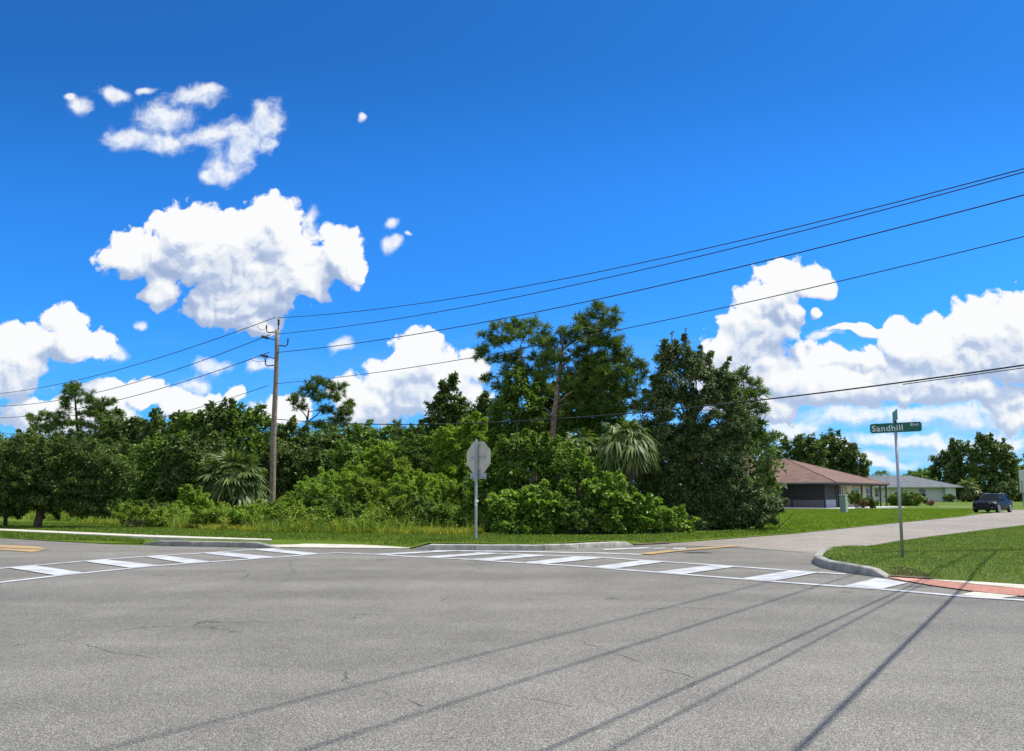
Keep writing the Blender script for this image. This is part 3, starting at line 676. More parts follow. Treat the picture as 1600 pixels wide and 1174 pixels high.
pine(60, [(484, 800), (481, 700), (480, 660), (484, 640)], [(482, 606, 14, 8), (500, 598, 18, 8), (520, 603, 14, 8), (465, 622, 14, 7), (535, 606, 8, 7), (494, 616, 20, 9), (520, 618, 14, 7), (458, 628, 8, 5), (545, 630, 12, 7), (530, 642, 16, 8), (505, 640, 14, 7), (470, 638, 9, 7), (548, 646, 8, 7), (525, 658, 14, 7), (500, 664, 12, 8), (540, 660, 9, 6)], 'rounded pine with forked trunk just right of the utility pole', WG, ln=0.3, w=0.035, mult=0.8, bark='bark', dens=1.3, extra_limbs=[(481, 662, 470, 640), (482, 660, 520, 630)])
pine(58, [(617, 800), (617, 720), (617, 668)], [(616, 664, 9, 8), (610, 676, 12, 9), (625, 678, 11, 9), (617, 690, 14, 9)], 'small pine tip poking up beyond the middle shrubs', WG, ln=0.3, w=0.035, mult=0.8, bark='bark', dens=1.2)
far_trees = [
 (56, 200, [(188, 682, 28, 28), (215, 676, 20, 22), (196, 715, 45, 45)], 'oak', 'dark broad tree right of the tall slim pine'),
 (55, 252, [(250, 680, 24, 28), (272, 690, 22, 25), (248, 720, 38, 45)], 'oak', 'dark round topped tree between the slim pine and the cabbage palm'),
 (54, 305, [(292, 672, 20, 24), (312, 676, 18, 24), (300, 715, 42, 50)], 'mid', 'mid green tree behind and left of the cabbage palm'),
 (54, 345, [(334, 668, 18, 26), (354, 662, 20, 28), (345, 712, 40, 55)], 'oak', 'tall dark tree directly behind the cabbage palm'),
 (54, 392, [(378, 668, 18, 28), (402, 666, 18, 26), (390, 712, 38, 55)], 'mid', 'leafy tree just left of the utility pole'),
 (55, 452, [(446, 690, 22, 22), (460, 686, 20, 24), (455, 725, 40, 45)], 'oak', 'low dark tree just right of the utility pole'),
 (56, 515, [(505, 700, 26, 20), (530, 704, 24, 20), (515, 735, 45, 42)], 'oak', 'dark tree under the rounded pine'),
 (55, 572, [(562, 690, 18, 24), (584, 688, 20, 22), (572, 725, 42, 45)], 'mid', 'dense tree between the rounded pine and the small pine tip'),
 (54, 648, [(640, 700, 22, 26), (662, 690, 20, 22), (650, 730, 45, 50)], 'oak', 'dark tree left of the conical dark tree'),
]
for D, bx, el, fol, lab in far_trees: broadleaf(D, bx, el, fol, 0.27, 0.55, lab, group=WG, limbs=5, mult=0.85)
broadleaf(44, 708, [(703, 612, 12, 18), (704, 632, 22, 20), (722, 645, 20, 18), (690, 655, 26, 22), (728, 665, 26, 24), (708, 690, 45, 38)], 'oak', 0.20, 0.5, 'conical dark tree rising behind the stop sign', group=WG, limbs=8)
broadleaf(42, 765, [(758, 632, 14, 16), (768, 650, 22, 22), (752, 680, 34, 34)], 'oak', 0.2, 0.5, 'small dark tree between the conical tree and the tall pines', group=WG, limbs=6)
# the wood behind them reads as one dark mass
r_ = rng_of(900); Cw = []
for xx in range(-260, 1215, 9):
    Dw = 70 + r_.random() * 8; top = 690 + 12 * math.sin(xx * 0.021) + 8 * math.sin(xx * 0.057)
    for k in range(9):
        p = at(xx + r_.normal() * 6, top + (800 - top) * k / 8.0 + r_.normal() * 4, Dw + r_.normal()); Cw.append((p.x, p.y, max(p.z, 0.4)))
Cw = np.array(Cw); V, Fc = clump_leaves(r_, Cw, 0.85 * r_.uniform(0.7, 1.3, len(Cw)), 70, 0.42, 0.6, 0.9, 0.6)
o = link('far_woods', np_mesh('far_woods', V, Fc), FOL['oak']); o['kind'] = 'stuff'
# middle row
mids = [
 (42, 190, [(180, 720, 32, 24), (205, 745, 38, 34), (170, 765, 40, 34)], 'oak', 'dark tree right behind the verge oak at far left'),
 (41, 240, [(238, 716, 32, 26), (258, 745, 36, 34), (235, 768, 40, 30)], 'mid', 'grey green tree left of the cabbage palm with drooping skirts'),
 (40, 296, [(290, 712, 30, 28), (312, 740, 30, 32), (288, 762, 36, 30)], 'oak', 'dark tree touching the left side of the cabbage palm'),
 (46, 350, [(340, 730, 40, 40), (362, 760, 44, 30)], 'oak', 'shaded dark tree hidden behind the cabbage palm fronds'),
 (48, 440, [(432, 716, 24, 26), (450, 742, 34, 36), (436, 772, 38, 28)], 'oak', 'dark leafy tree at the foot of the utility pole'),
 (48, 494, [(485, 730, 32, 26), (506, 752, 36, 30)], 'oak', 'dark tree in the middle row below the rounded pine'),
 (41, 552, [(545, 722, 28, 24), (566, 746, 34, 34)], 'mid', 'green tree in the middle row left of the stop sign shrubs'),
 (40, 612, [(602, 716, 26, 24), (624, 742, 36, 36)], 'mid', 'green tree behind the bright shrubs left of the stop sign'),
]
for D, bx, el, fol, lab in mids: broadleaf(D, bx, el, fol, 0.17, 0.5, lab, group='middle row of woodland trees', limbs=6)
# verge oak at far left
oak = broadleaf(30.5, 62, [(52, 716, 70, 34), (110, 722, 60, 38), (-15, 722, 60, 40), (20, 755, 66, 42), (88, 756, 62, 38), (148, 758, 42, 36), (-40, 765, 50, 36), (178, 745, 26, 28), (60, 778, 40, 20), (130, 790, 34, 16), (5, 792, 30, 14)], 'oak', 0.10, 0.5,
  'large spreading oak on the verge at the far left with low dark crown', 'oak tree', name='oak_tree', trunk_r=0.17, limbs=26, density=1.1)
broadleaf(31.5, 14, [(-5, 770, 36, 26), (14, 792, 20, 12)], 'oak', 0.10, 0.5, 'slim oak sapling left of the spreading verge oak', 'oak tree', name='oak_tree', trunk_r=0.09, limbs=8)
# palms
fan_palm(39, (364, 742), 56, 'cabbage palm with drooping blue green fan fronds left of the utility pole', n=40, dead=8)
fan_palm(36, (424, 800), 38, 'low palmetto clump at the foot of the utility pole', n=18, dead=3, name='palmetto', trunk=False, squash=0.9)
# middle shrubs left of the stop sign
SG = 'shrubs crowding the front of the woodland'
shr = [
 (34, 478, [(470, 795, 26, 24), (492, 785, 26, 26)], 'weed', 0.12, 'light green shrub right of the palmetto clump'),
 (33.5, 525, [(515, 775, 28, 30), (536, 792, 28, 26)], 'bright', 0.12, 'bright loose shrub below the rounded pine'),
 (33, 572, [(560, 756, 28, 28), (584, 772, 30, 32), (566, 800, 32, 18)], 'bright', 0.12, 'bright green shrub of narrow leaves in the middle of the shrubs'),
 (33, 622, [(612, 742, 28, 28), (632, 768, 32, 34), (616, 800, 34, 18)], 'weed', 0.12, 'tall yellow green shrub left of the stop sign'),
 (35, 672, [(650, 712, 26, 24), (676, 722, 28, 30), (668, 752, 36, 34)], 'mid', 0.13, 'tall green shrub behind the stop sign on its left'),
 (32, 676, [(668, 772, 30, 26), (694, 780, 24, 26), (678, 802, 34, 18)], 'bright', 0.12, 'fresh green shrub beside the stop sign post'),
 (34, 714, [(702, 692, 26, 22), (728, 690, 28, 22), (716, 722, 36, 30), (738, 668, 18, 12)], 'bright', 0.13, 'tall bright shrub directly behind the stop sign'),
 (35, 596, [(590, 716, 18, 14), (610, 708, 20, 14), (600, 730, 26, 16)], 'bright', 0.13, 'yellow green shrub top above the middle shrubs'),
 (31, 716, [(712, 778, 20, 24), (730, 796, 24, 24)], 'weed', 0.11, 'light weedy shrub at the foot of the stop sign'),
 (37, 300, [(290, 800, 24, 20), (308, 792, 22, 20), (298, 778, 14, 12)], 'bright', 0.12, 'bushy bright weed clump left of the cabbage palm foot'),
 (36, 180, [(172, 798, 18, 14), (192, 802, 20, 12)], 'mid', 0.12, 'low green bush right of the verge oak'),
 (36, 240, [(232, 800, 20, 14), (255, 806, 18, 12)], 'oak', 0.12, 'low dark bush between the verge oak and the cabbage palm'),
 (28, 462, [(448, 808, 26, 20), (476, 816, 24, 16)], 'weed', 0.10, 'low shrub on the weedy strip just right of the utility pole'),
 (27.8, 540, [(520, 806, 28, 22), (555, 814, 24, 18)], 'mid', 0.10, 'low green shrub on the weedy strip below the bright shrubs'),
 (27.8, 604, [(594, 812, 24, 18), (620, 804, 22, 24)], 'weed', 0.10, 'low weed bush midway between the utility pole and the stop sign'),
 (27.6, 668, [(656, 806, 28, 24), (690, 812, 22, 20)], 'mid', 0.10, 'low dark green bush left of the stop sign foot'),
 (30, 500, [(488, 780, 26, 26), (512, 790, 24, 26)], 'bright', 0.10, 'leafy bright bush in front of the light green shrub'),
 (29.5, 580, [(566, 778, 26, 28), (594, 790, 24, 26)], 'weed', 0.10, 'loose leafy bush in front of the narrow leaved shrub'),
 (29, 642, [(630, 780, 26, 30), (656, 778, 22, 26)], 'bright', 0.10, 'upright bright bush two sign widths left of the stop sign'),
 (29.5, 340, [(326, 812, 26, 15), (352, 810, 20, 14)], 'weed', 0.10, 'low weed bush below the left part of the cabbage palm'),
 (30.5, 232, [(212, 808, 24, 12), (246, 812, 22, 12)], 'weed', 0.10, 'yellow green weedy bush on the strip right of the verge oak'),
 (28.5, 400, [(384, 816, 24, 17), (412, 822, 24, 14)], 'bright', 0.09, 'low bright bush in front of the pole foot'),
 (27, 735, [(728, 818, 18, 16), (750, 822, 16, 14)], 'mid', 0.09, 'low leafy bush hugging the stop sign post'),
 (33.5, 280, [(272, 806, 20, 11)], 'bright', 0.10, 'small weed bush on the strip right of the dark low bush'),
 (28.5, 790, [(785, 832, 16, 9)], 'weed', 0.08, 'tiny bright tuft at the foot of the leafy thicket'),
 (35, 392, [(386, 808, 22, 14), (400, 800, 14, 12)], 'weed', 0.11, 'low weedy bush in front of the cabbage palm'),
]
for D, bx, el, fol, lf, lab in shr: broadleaf(D, bx, el, fol, lf, 0.34, lab, 'shrub', SG, 'shrub', 0.05, 6, parts=('foliage', 'stems'), stems=3, density=1.05, spray=0.34)
# pepper thicket right of the stop sign
PG = 'rounded lobes of the leafy thicket'
pep = [
 (28.5, 772, [(760, 745, 26, 26), (786, 738, 28, 28), (768, 778, 34, 34), (776, 812, 36, 22)], 'leafy pepper shrub just right of the stop sign'),
 (27.5, 838, [(815, 702, 34, 18), (850, 712, 38, 24), (824, 742, 44, 34), (852, 770, 42, 30)], 'tallest leafy pepper shrub below the bare pine trunk'),
 (25.6, 822, [(806, 792, 32, 24), (838, 796, 34, 28), (820, 820, 42, 16)], 'low leafy shrub at the front behind the pale curb'),
 (27, 915, [(895, 730, 34, 22), (925, 748, 34, 26), (905, 772, 44, 34)], 'leafy shrub in front of the right cabbage palm'),
 (25.8, 892, [(880, 806, 34, 22), (908, 812, 34, 22)], 'rounded front shrub left of the low lobed shrubs'),
 (26, 955, [(945, 772, 30, 24), (960, 796, 36, 30), (942, 818, 30, 16)], 'domed leafy shrub below the right cabbage palm'),
 (26, 1014, [(998, 800, 28, 22), (1022, 808, 30, 18), (1008, 822, 34, 14)], 'low leafy shrub spilling right toward the side street'),
 (26.5, 1058, [(1050, 818, 22, 12), (1066, 826, 14, 8)], 'smallest leafy tuft at the right end of the thicket'),
]
for k_, (D, bx, el, lab) in enumerate(pep): broadleaf(D, bx, el, ['pepper', 'mid', 'pepper', 'pepper', 'mid', 'pepper', 'pepper', 'bright'][k_], 0.115 + 0.015 * (k_ % 3), 0.55, lab, 'shrub', PG, 'leafy_shrub', 0.05, 6, parts=('foliage', 'stems'), stems=3, density=0.95, mult=0.9, clump=0.23, up=1.1, spray=0.34)
# vine-hung trees under the pines
broadleaf(35.5, 806, [(792, 652, 30, 30), (818, 632, 24, 34), (805, 600, 16, 26), (834, 664, 30, 26), (780, 690, 34, 24)], 'mid', 0.15, 0.5, 'vine covered tree under the left tall pine', group='vine covered trees under the pines', limbs=8)
broadleaf(35.5, 928, [(905, 640, 30, 34), (938, 650, 32, 30), (908, 605, 20, 24), (930, 590, 22, 24), (955, 620, 22, 24), (900, 680, 34, 24), (960, 680, 30, 28)], 'mid', 0.15, 0.5, 'vine covered tree under the right tall pine', group='vine covered trees under the pines', limbs=8)
broadleaf(38, 868, [(862, 660, 34, 34), (880, 620, 24, 26), (850, 620, 20, 24)], 'oak', 0.16, 0.5, 'dark leafy tree behind the bare pine trunk', group='vine covered trees under the pines', limbs=6)
TP = 'two tall pines in the middle'
pine(36, [(838, 800), (832, 690), (826, 620), (818, 575), (812, 545)], [(808, 506, 20, 9), (786, 512, 20, 10), (832, 508, 18, 10), (768, 526, 17, 10), (850, 522, 15, 12), (758, 545, 14, 10), (780, 536, 20, 10), (812, 528, 24, 12), (838, 540, 18, 12), (770, 560, 12, 9), (762, 592, 9, 7), (790, 556, 14, 9), (815, 556, 22, 12), (846, 562, 18, 14), (800, 580, 18, 10), (830, 585, 22, 14), (752, 556, 9, 8), (862, 545, 12, 14), (778, 602, 12, 8), (856, 585, 18, 14), (840, 612, 22, 14), (806, 610, 18, 12), (870, 560, 12, 12), (796, 628, 18, 12)],
     'left tall pine with flat layered needle crown', TP, tr=0.16, ln=0.25, w=0.024, dens=1.35, mult=1.2)
pine(34, [(862, 812), (863, 690), (866, 650), (871, 600), (877, 565), (878, 548), (880, 535)], [(905, 502, 12, 12), (922, 492, 12, 12), (940, 486, 16, 11), (958, 498, 12, 14), (948, 510, 18, 14), (925, 512, 22, 12), (898, 520, 18, 14), (880, 522, 11, 14), (862, 540, 12, 12), (915, 532, 24, 14), (945, 534, 22, 14), (966, 530, 12, 12), (970, 552, 17, 12), (985, 566, 16, 12), (995, 588, 15, 12), (955, 562, 22, 16), (928, 556, 22, 16), (975, 592, 20, 16), (948, 590, 22, 16), (985, 612, 20, 12), (955, 618, 24, 14), (925, 610, 18, 14), (998, 574, 9, 8), (900, 556, 16, 14), (965, 640, 20, 12), (990, 634, 12, 9), (892, 600, 20, 16), (905, 632, 22, 14), (850, 580, 14, 14), (848, 560, 10, 10), (935, 640, 22, 14), (888, 575, 16, 14), (930, 528, 20, 12), (912, 578, 22, 14), (960, 582, 18, 12)],
     'right tall pine with pinkish bare trunk and broad crown', TP, tr=0.155, ln=0.25, w=0.024, dens=1.35, mult=1.2, extra_limbs=[(868, 632, 892, 614), (874, 580, 892, 566), (880, 545, 935, 505), (866, 655, 850, 640)])
fan_palm(27.6, (980, 690), 54, 'right cabbage palm with hanging fronds beside the dark silvery tree', n=38, dead=8, group='palms in the thicket', droop=0.8)
fan_palm(30.5, (908, 702), 48, 'shorter palm with splayed fronds behind the thicket', n=24, dead=3, group='palms in the thicket', droop=0.45)
# dark silvery tree and its neighbours
broadleaf(29, 1085, [(1040, 565, 15, 22), (1066, 560, 20, 20), (1094, 572, 20, 16), (1050, 600, 34, 34), (1090, 606, 40, 30), (1126, 600, 24, 26), (1055, 650, 44, 44), (1105, 650, 46, 44), (1140, 655, 32, 40), (1040, 705, 34, 46), (1090, 710, 52, 50), (1130, 715, 38, 44), (1070, 770, 48, 48), (1112, 778, 48, 42), (1095, 815, 44, 18), (1018, 640, 20, 34), (1022, 760, 24, 40)], 'silver', 0.10, 0.46,
  'big dark silvery leaved tree at the right end of the woods', trunk_r=0.2, limbs=30, density=0.85, clump=0.25, group=None)
SEED[0] += 1; r_ = rng_of(777)
SD = 29.0
tip_root = None
# sprigs of the silvery tree's ragged top are their own young shoots: part of that tree
silver_tree = [o for o in COL.objects if o.get('label', '').startswith('big dark silvery')][0]
shoots_v, shoots_f, nb = [], [], 0
for (x, y0, y1) in [(1036, 590, 532), (1046, 580, 520), (1060, 580, 548), (1070, 575, 514), (1078, 585, 530), (1092, 590, 546), (1104, 592, 556), (1118, 596, 562), (1030, 600, 560), (1128, 600, 572), (1052, 575, 545), (1084, 580, 552)]:
    a = at(x, y0, SD) - silver_tree.location; b = at(x + r_.normal() * 4 + 3, y1, SD) - silver_tree.location; a.y += r_.normal() * 0.5; b.y = a.y
    spr = MB(); pts = limb(spr, a, b, 0.022, 0.006, r_, 0.1, 6, 4); spr.build('twig', M['bark'], silver_tree)
    c = []
    for i in range(70):
        t = r_.random(); j = min(int(t * 6), 5); p = pts[j].lerp(pts[j + 1], t * 6 - j); c.append(tuple(p + Vector(r_.normal(size=3)) * 0.05 * (1.3 - t)))
    c = np.array(c); N = unit(r_.normal(size=(70, 3)) + [0, 0, 0.4]); A = unit(r_.normal(size=(70, 3)) + [0, 0, 0.5])
    V, Fc = leaves(c, A, N, 0.11 * r_.uniform(0.7, 1.3, 70), 0.42); shoots_v.append(V); shoots_f.append(Fc + nb); nb += len(V)
link('shoots', np_mesh('shoots', np.concatenate(shoots_v), np.concatenate(shoots_f)), FOL['silver'], silver_tree)
pine(35.5, [(1168, 812), (1168, 720), (1164, 660), (1160, 600)], [(1152, 588, 14, 9), (1166, 584, 11, 9), (1178, 600, 10, 9), (1145, 602, 16, 12), (1165, 614, 18, 12), (1188, 618, 12, 10), (1140, 628, 18, 14), (1170, 636, 20, 12), (1192, 640, 12, 8), (1158, 655, 24, 14), (1190, 660, 14, 9), (1180, 678, 20, 12), (1196, 686, 10, 8), (1152, 692, 18, 12), (1180, 696, 12, 7), (1125, 590, 12, 10)],
     'bushy pine behind the dark silvery tree reaching over the brown roof', tr=0.15, ln=0.25, w=0.026, mult=1.15, dens=1.3)
broadleaf(28.5, 1182, [(1148, 772, 28, 24), (1180, 785, 28, 16), (1208, 788, 17, 10), (1172, 800, 34, 20), (1148, 802, 26, 24)], 'silver', 0.10, 0.46, 'low spreading shrub at the right edge of the woods', 'shrub', None, 'shrub', 0.05, 8, parts=('foliage', 'stems'), stems=3, clump=0.22, spray=0.08)
broadleaf(29, 1192, [(1178, 812, 20, 10), (1200, 804, 16, 12), (1208, 792, 10, 8)], 'bright', 0.10, 0.4, 'small bright green weed bush below the spreading shrub', 'shrub', None, 'shrub', 0.03, 4, parts=('foliage', 'stems'), stems=2)

# ---------------------------------------------------------------- tall weeds along the woods and mown grass
def blades(r, P, h, w, lean, name, mat, label_kind='stuff'):
    n = len(P); a = r.random(n) * 6.283; ln = lean * r.random(n); d = np.stack([np.cos(a), np.sin(a), np.zeros(n)], 1); s = np.stack([-np.sin(a), np.cos(a), np.zeros(n)], 1)
    a2 = r.random(n) * 6.283; s = np.stack([np.cos(a2), np.sin(a2), np.zeros(n)], 1)
    H = (h * r.uniform(0.5, 1.2, n))[:, None]; W = (w * r.uniform(0.7, 1.2, n))[:, None]; L = ln[:, None]
    z = np.array([0, 0, 1.0])
    v0 = P - s * W / 2; v1 = P + s * W / 2; m = P + z * H * 0.55 + d * H * L * 0.35; v2 = m + s * W * 0.42; v3 = m - s * W * 0.42; v4 = P + z * H * (1 - 0.25 * L) + d * H * L
    V = np.stack([v0, v1, v2, v3, v4], 1).reshape(-1, 3); b = np.arange(n)[:, None] * 5
    Q = np.concatenate([b + [0, 1, 2], b + [0, 2, 3], b + [3, 2, 4]], 0)
    o = link(name, np_mesh(name, V, Q), FOL[mat]); o['kind'] = label_kind; return o
def scatter(r, poly, n):
    A = np.array([[p[0], p[1]] for p in poly]); lo, hi = A.min(0), A.max(0); out = []; got = 0
    while got < n:
        q = r.random((n * 2, 2)) * (hi - lo) + lo; q = q[inside(poly, q)]; out.append(q); got += len(q)
    return np.concatenate(out)[:n]
def patch(P2, r, scale, thr):       # natural clumping: keep points where a cheap value noise is high
    x, y = P2[:, 0] * scale, P2[:, 1] * scale
    v = np.sin(x * 1.7 + 1.3 * np.sin(y * 1.1)) + np.sin(y * 2.3 + 1.7 * np.sin(x * 0.9)) + np.sin((x + y) * 1.31 + 2)
    return P2[v + r.normal(size=len(x)) * 0.5 > thr]
r_ = rng_of(5)
wp = [gp(-60, 815), gp(90, 818), gp(130, 824), gp(240, 829), gp(330, 835), gp(450, 839.5), gp(600, 841.5), gp(735, 843.5), gp(760, 836), gp(740, 818), gp(600, 812), gp(400, 808), gp(200, 806), gp(-60, 803)]
fr = [gp(130, 822), gp(240, 828), gp(330, 834), gp(450, 838.5), gp(600, 841), gp(735, 843), gp(758, 838), gp(745, 830), gp(600, 829), gp(450, 825), gp(330, 820), gp(130, 813)]
q = patch(scatter(r_, fr, 46000), r_, 0.6, -1.6); blades(r_, np.c_[q, np.full(len(q), 0.09)], 0.27, 0.026, 1.2, 'tall_grass', 'gold')
q = patch(scatter(r_, wp, 52000), r_, 0.45, -0.4); blades(r_, np.c_[q, np.full(len(q), 0.09)], 0.62, 0.022, 1.1, 'tall_weeds', 'weed')
sp = scatter(r_, wp, 1000); sp = patch(sp, r_, 0.45, 0.0); C = np.c_[sp, 0.25 + 0.65 * r_.random(len(sp)) ** 1.5]
V, Fc = clump_leaves(r_, C, 0.28 * r_.uniform(0.6, 1.4, len(C)), 130, 0.085, 0.42, 0.9, 0.8)
o = link('weed_patch', np_mesh('weed_patch', V, Fc), FOL['weed']); o['kind'] = 'stuff'
V, Fc = clump_leaves(r_, np.c_[scatter(r_, wp, 120), 0.3 + 0.2 * r_.random(120)], 0.26 * r_.uniform(0.6, 1.3, 120), 110, 0.07, 0.5, 0.8, 0.9)
o = link('golden_weed_patch', np_mesh('golden_weed_patch', V, Fc), FOL['gold']); o['kind'] = 'stuff'
# reedy tall stems near the palms
rp = np.concatenate([np.array([[*gp(x, 812)[:2]]]) + r_.normal(size=(60, 2)) * 0.35 for x in (200, 208, 262, 292, 300, 318, 356, 362)])
blades(r_, np.c_[rp, np.full(len(rp), 0.05)], 1.5, 0.05, 0.35, 'reeds', 'weed')
# mown grass: far verge, side lawn and right verge
fv = [gp(-60, 834), gp(0, 831), gp(234, 842), gp(424, 848.9), gp(571, 852.2), gp(636, 856.5), gp(675, 854), gp(850, 855.5), gp(940, 850.5), gp(1025, 849.6), gp(1142, 841), gp(1237, 833.6), gp(1237, 826), gp(1100, 838), gp(960, 843), gp(740, 842), gp(600, 839), gp(330, 832), gp(130, 822), gp(-60, 818)]
q = scatter(r_, fv, 60000); blades(r_, np.c_[q, hf_l(q)], 0.070, 0.022, 0.8, 'mown_grass', 'grass')
fs = [gp(-60, 837), gp(0, 836), gp(228, 848.6), gp(222, 850), gp(90, 845), gp(0, 840), gp(-60, 839)]
q = scatter(r_, fs, 9000); blades(r_, np.c_[q, hf_l(q)], 0.06, 0.02, 0.8, 'kerbside_grass', 'grass')
sl = [gp(1200, 836), gp(1237, 833.8), gp(1330, 824), gp(1420, 815), gp(1500, 807), gp(1520, 803.6), gp(1520, 798), gp(1380, 798), gp(1215, 799), gp(1195, 815)]
q = scatter(r_, sl, 90000); blades(r_, np.c_[q, np.maximum(hf_l(q), 0)], 0.10, 0.045, 0.8, 'side_lawn_grass', 'lawng')
rv = vr[:11] + [Vector((24, 13, 0)), gp(1760, 812), gp(1600, 822.0), gp(1500, 834.2), gp(1400, 847.2)]
q = scatter(r_, rv, 230000); dry = patch(scatter(r_, rv, 26000), r_, 0.35, 0.6); blades(r_, np.c_[dry, hf_r(dry) - 0.004], 0.052, 0.010, 1.6, 'dry_grass', 'gold'); blades(r_, np.c_[q, hf_r(q) - 0.004], 0.050, 0.010, 1.3, 'verge_grass', 'grass')

ds = [p for p in G((1381, 902), (1392, 896.5), (1412, 897), (1440, 901), (1462, 905.5), (1440, 906), (1410, 904.2))]
P_ = r_.uniform(size=(2600, 2)); q = scatter(r_, ds, 1000); blades(r_, np.c_[q, hf_r(q)], 0.020, 0.02, 2.2, 'dry_clippings', 'straw')
struct('soil_patch', tri_poly(G((1382, 902.6), (1396, 899.5), (1430, 902), (1462, 907), (1440, 906.6), (1410, 904.6)), 0.034), M['dirt'])
q = patch(scatter(r_, rv, 2600), r_, 0.8, 0.2); n_ = len(q); zz = hf_r(q) + 0.045
V = (np.c_[q, zz][:, None, :] + np.array([[0.011, 0, 0], [0, 0.011, 0.002], [-0.011, 0, 0], [0, -0.011, 0.004]])[None]).reshape(-1, 3)
o = link('clover_flowers', np_mesh('clover_flowers', V, np.arange(n_ * 4).reshape(n_, 4)), simple('clover_white', (0.62, 0.62, 0.50), 0.8)); o['kind'] = 'stuff'
ck = MB(); r_ = rng_of(31)
def crack(pts, w):
    P = [gp(*p) for p in pts]; Q = []
    for i in range(len(P) - 1):
        L = (P[i + 1] - P[i]).length; k = max(2, int(L / 0.10))
        for j in range(k): Q.append(P[i].lerp(P[i + 1], j / k) + Vector((r_.normal(), r_.normal(), 0)) * 0.022)
    vs, fs = [], []
    for i, p in enumerate(Q):
        d = (Q[min(i + 1, len(Q) - 1)] - Q[max(i - 1, 0)]).normalized(); n_ = Vector((-d.y, d.x, 0)); ww = w * 0.55 * r_.uniform(0.1, 1.2)
        vs += [(p.x + n_.x * ww, p.y + n_.y * ww, 0.0035), (p.x - n_.x * ww, p.y - n_.y * ww, 0.0035)]
    ck.add(vs, [(2 * i, 2 * i + 1, 2 * i + 3, 2 * i + 2) for i in range(len(Q) - 1)])
for pts, w in [([(452, 878), (460, 892), (448, 906), (428, 917)], 0.012), ([(905, 1000), (960, 1022), (1030, 1045), (1100, 1066)], 0.008), ([(95, 1000), (130, 1008), (190, 1022), (250, 1030)], 0.008), ([(800, 1090), (870, 1098), (930, 1110)], 0.006),
               ([(1250, 1030), (1380, 1044), (1500, 1050), (1600, 1053)], 0.006), ([(620, 1088), (650, 1098), (690, 1112)], 0.007), ([(1280, 892.5), (1262, 897), (1240, 903)], 0.02)]: crack(pts, w)
struct('road_cracks', ck, simple('crack_dark', (0.12, 0.115, 0.105), 0.95), True)
st_ = MB()
for cx, cy, rx, ry in [(1447, 916.8, 0.28, 0.08), (1090, 864.2, 0.35, 0.16), (505, 905, 0.05, 0.04)]:  # first entry: dark smear at the edge of the tactile paving
    c = gp(cx, cy); n_ = 22; st_.poly([(c.x + rx * (1 + 0.22 * math.sin(i * 0.9 + cx) + 0.05 * r_.normal()) * math.cos(2 * math.pi * i / n_), c.y + ry * (1 + 0.22 * math.sin(i * 0.9 + cx) + 0.05 * r_.normal()) * math.sin(2 * math.pi * i / n_), 0.0190 if cy == 864.2 else 0.0040) for i in range(n_)])
struct('road_stains_and_patches', st_, simple('stain_patch_dark', (0.15, 0.142, 0.125), 0.9, var=0.3, scale=30), True)

# ================================================================ utility poles and wires
S_PX = lambda px, py, D: at(px, py, D)
PL = at(425, 773, 44); PLx, PLy = PL.x, 44.0                     # left pole
PRx, PRy = 14.55, 18.7                                            # right pole, outside the picture
HL = at(427, 516, 44).z; HR = 10.4
def utility_pole(x, y, H, label, brackets):
    root = empty('utility_pole', (x, y, 0), label, 'utility pole', 'wooden utility poles')
    mb = MB(); mb.tube([(0.02 * math.sin(i), 0, H * i / 10) for i in range(11)], [0.185 - 0.065 * i / 10 for i in range(11)], 14); mb.build('shaft', M['wood'], root)
    pin = MB(); pin.tube([(0.05, 0, H - 0.5), (0.06, 0, H + 0.35)], 0.04, 8)
    for k in range(4): pin.tube([(0.06, 0, H + 0.33 + k * 0.08), (0.06, 0, H + 0.36 + k * 0.08)], 0.075, 10)
    pin.tube([(0.06, 0, H + 0.3), (0.06, 0, H + 0.66)], 0.045, 8); pin.build('top_insulator', M['iron'], root)
    for (sx, z0, kind) in brackets:
        b = MB()
        if kind == 'stand':
            b.tube([(sx * 0.12, 0, z0), (sx * 0.5, 0, z0 - 0.04), (sx * 0.62, 0, z0 + 0.05), (sx * 0.64, 0, z0 + 0.35)], 0.035, 8)
            for k in range(3): b.tube([(sx * 0.64, 0, z0 + 0.22 + k * 0.08), (sx * 0.64, 0, z0 + 0.25 + k * 0.08)], 0.06, 8)
            b.build('bracket', M['iron'], root)
        else:
            b.tube([(sx * 0.1, 0, z0 - 0.1), (sx * 0.45, 0, z0), (sx * 0.95, 0, z0 + 0.12)], 0.028, 8)
            for k in range(6): b.tube([(sx * (0.50 + k * 0.07), 0, z0 + 0.01 + k * .018), (sx * (0.53 + k * 0.07), 0, z0 + 0.018 + k * .018)], 0.085, 10)
            b.build('strain_insulator', M['porcelain'], root)
    return root
zL = lambda py: at(425, py, 44).z
utility_pole(PLx, PLy, HL, 'weathered wooden utility pole standing in the scrub left of the woods gap', [(-1, zL(519), 'stand'), (1, zL(540), 'stand'), (-1, zL(529), 'strain'), (-1, zL(558), 'strain'), (-1, zL(571), 'stand')])
utility_pole(PRx, PRy, 11.35, 'wooden utility pole beyond the right edge carrying the crossing cables', [(-1, 9.75, 'stand'), (1, 9.6, 'stand'), (-1, 6.6, 'stand')])
def wire(name, pts, rad, label, group='overhead cables'):
    pts = [Vector(p) for p in pts]; o0 = pts[0].copy(); mb = MB(); mb.tube([p - o0 for p in pts], rad, 6, True)
    o = mb.build(name, M['wire']); o.location = o0; tag(o, label, 'cable', group); return o
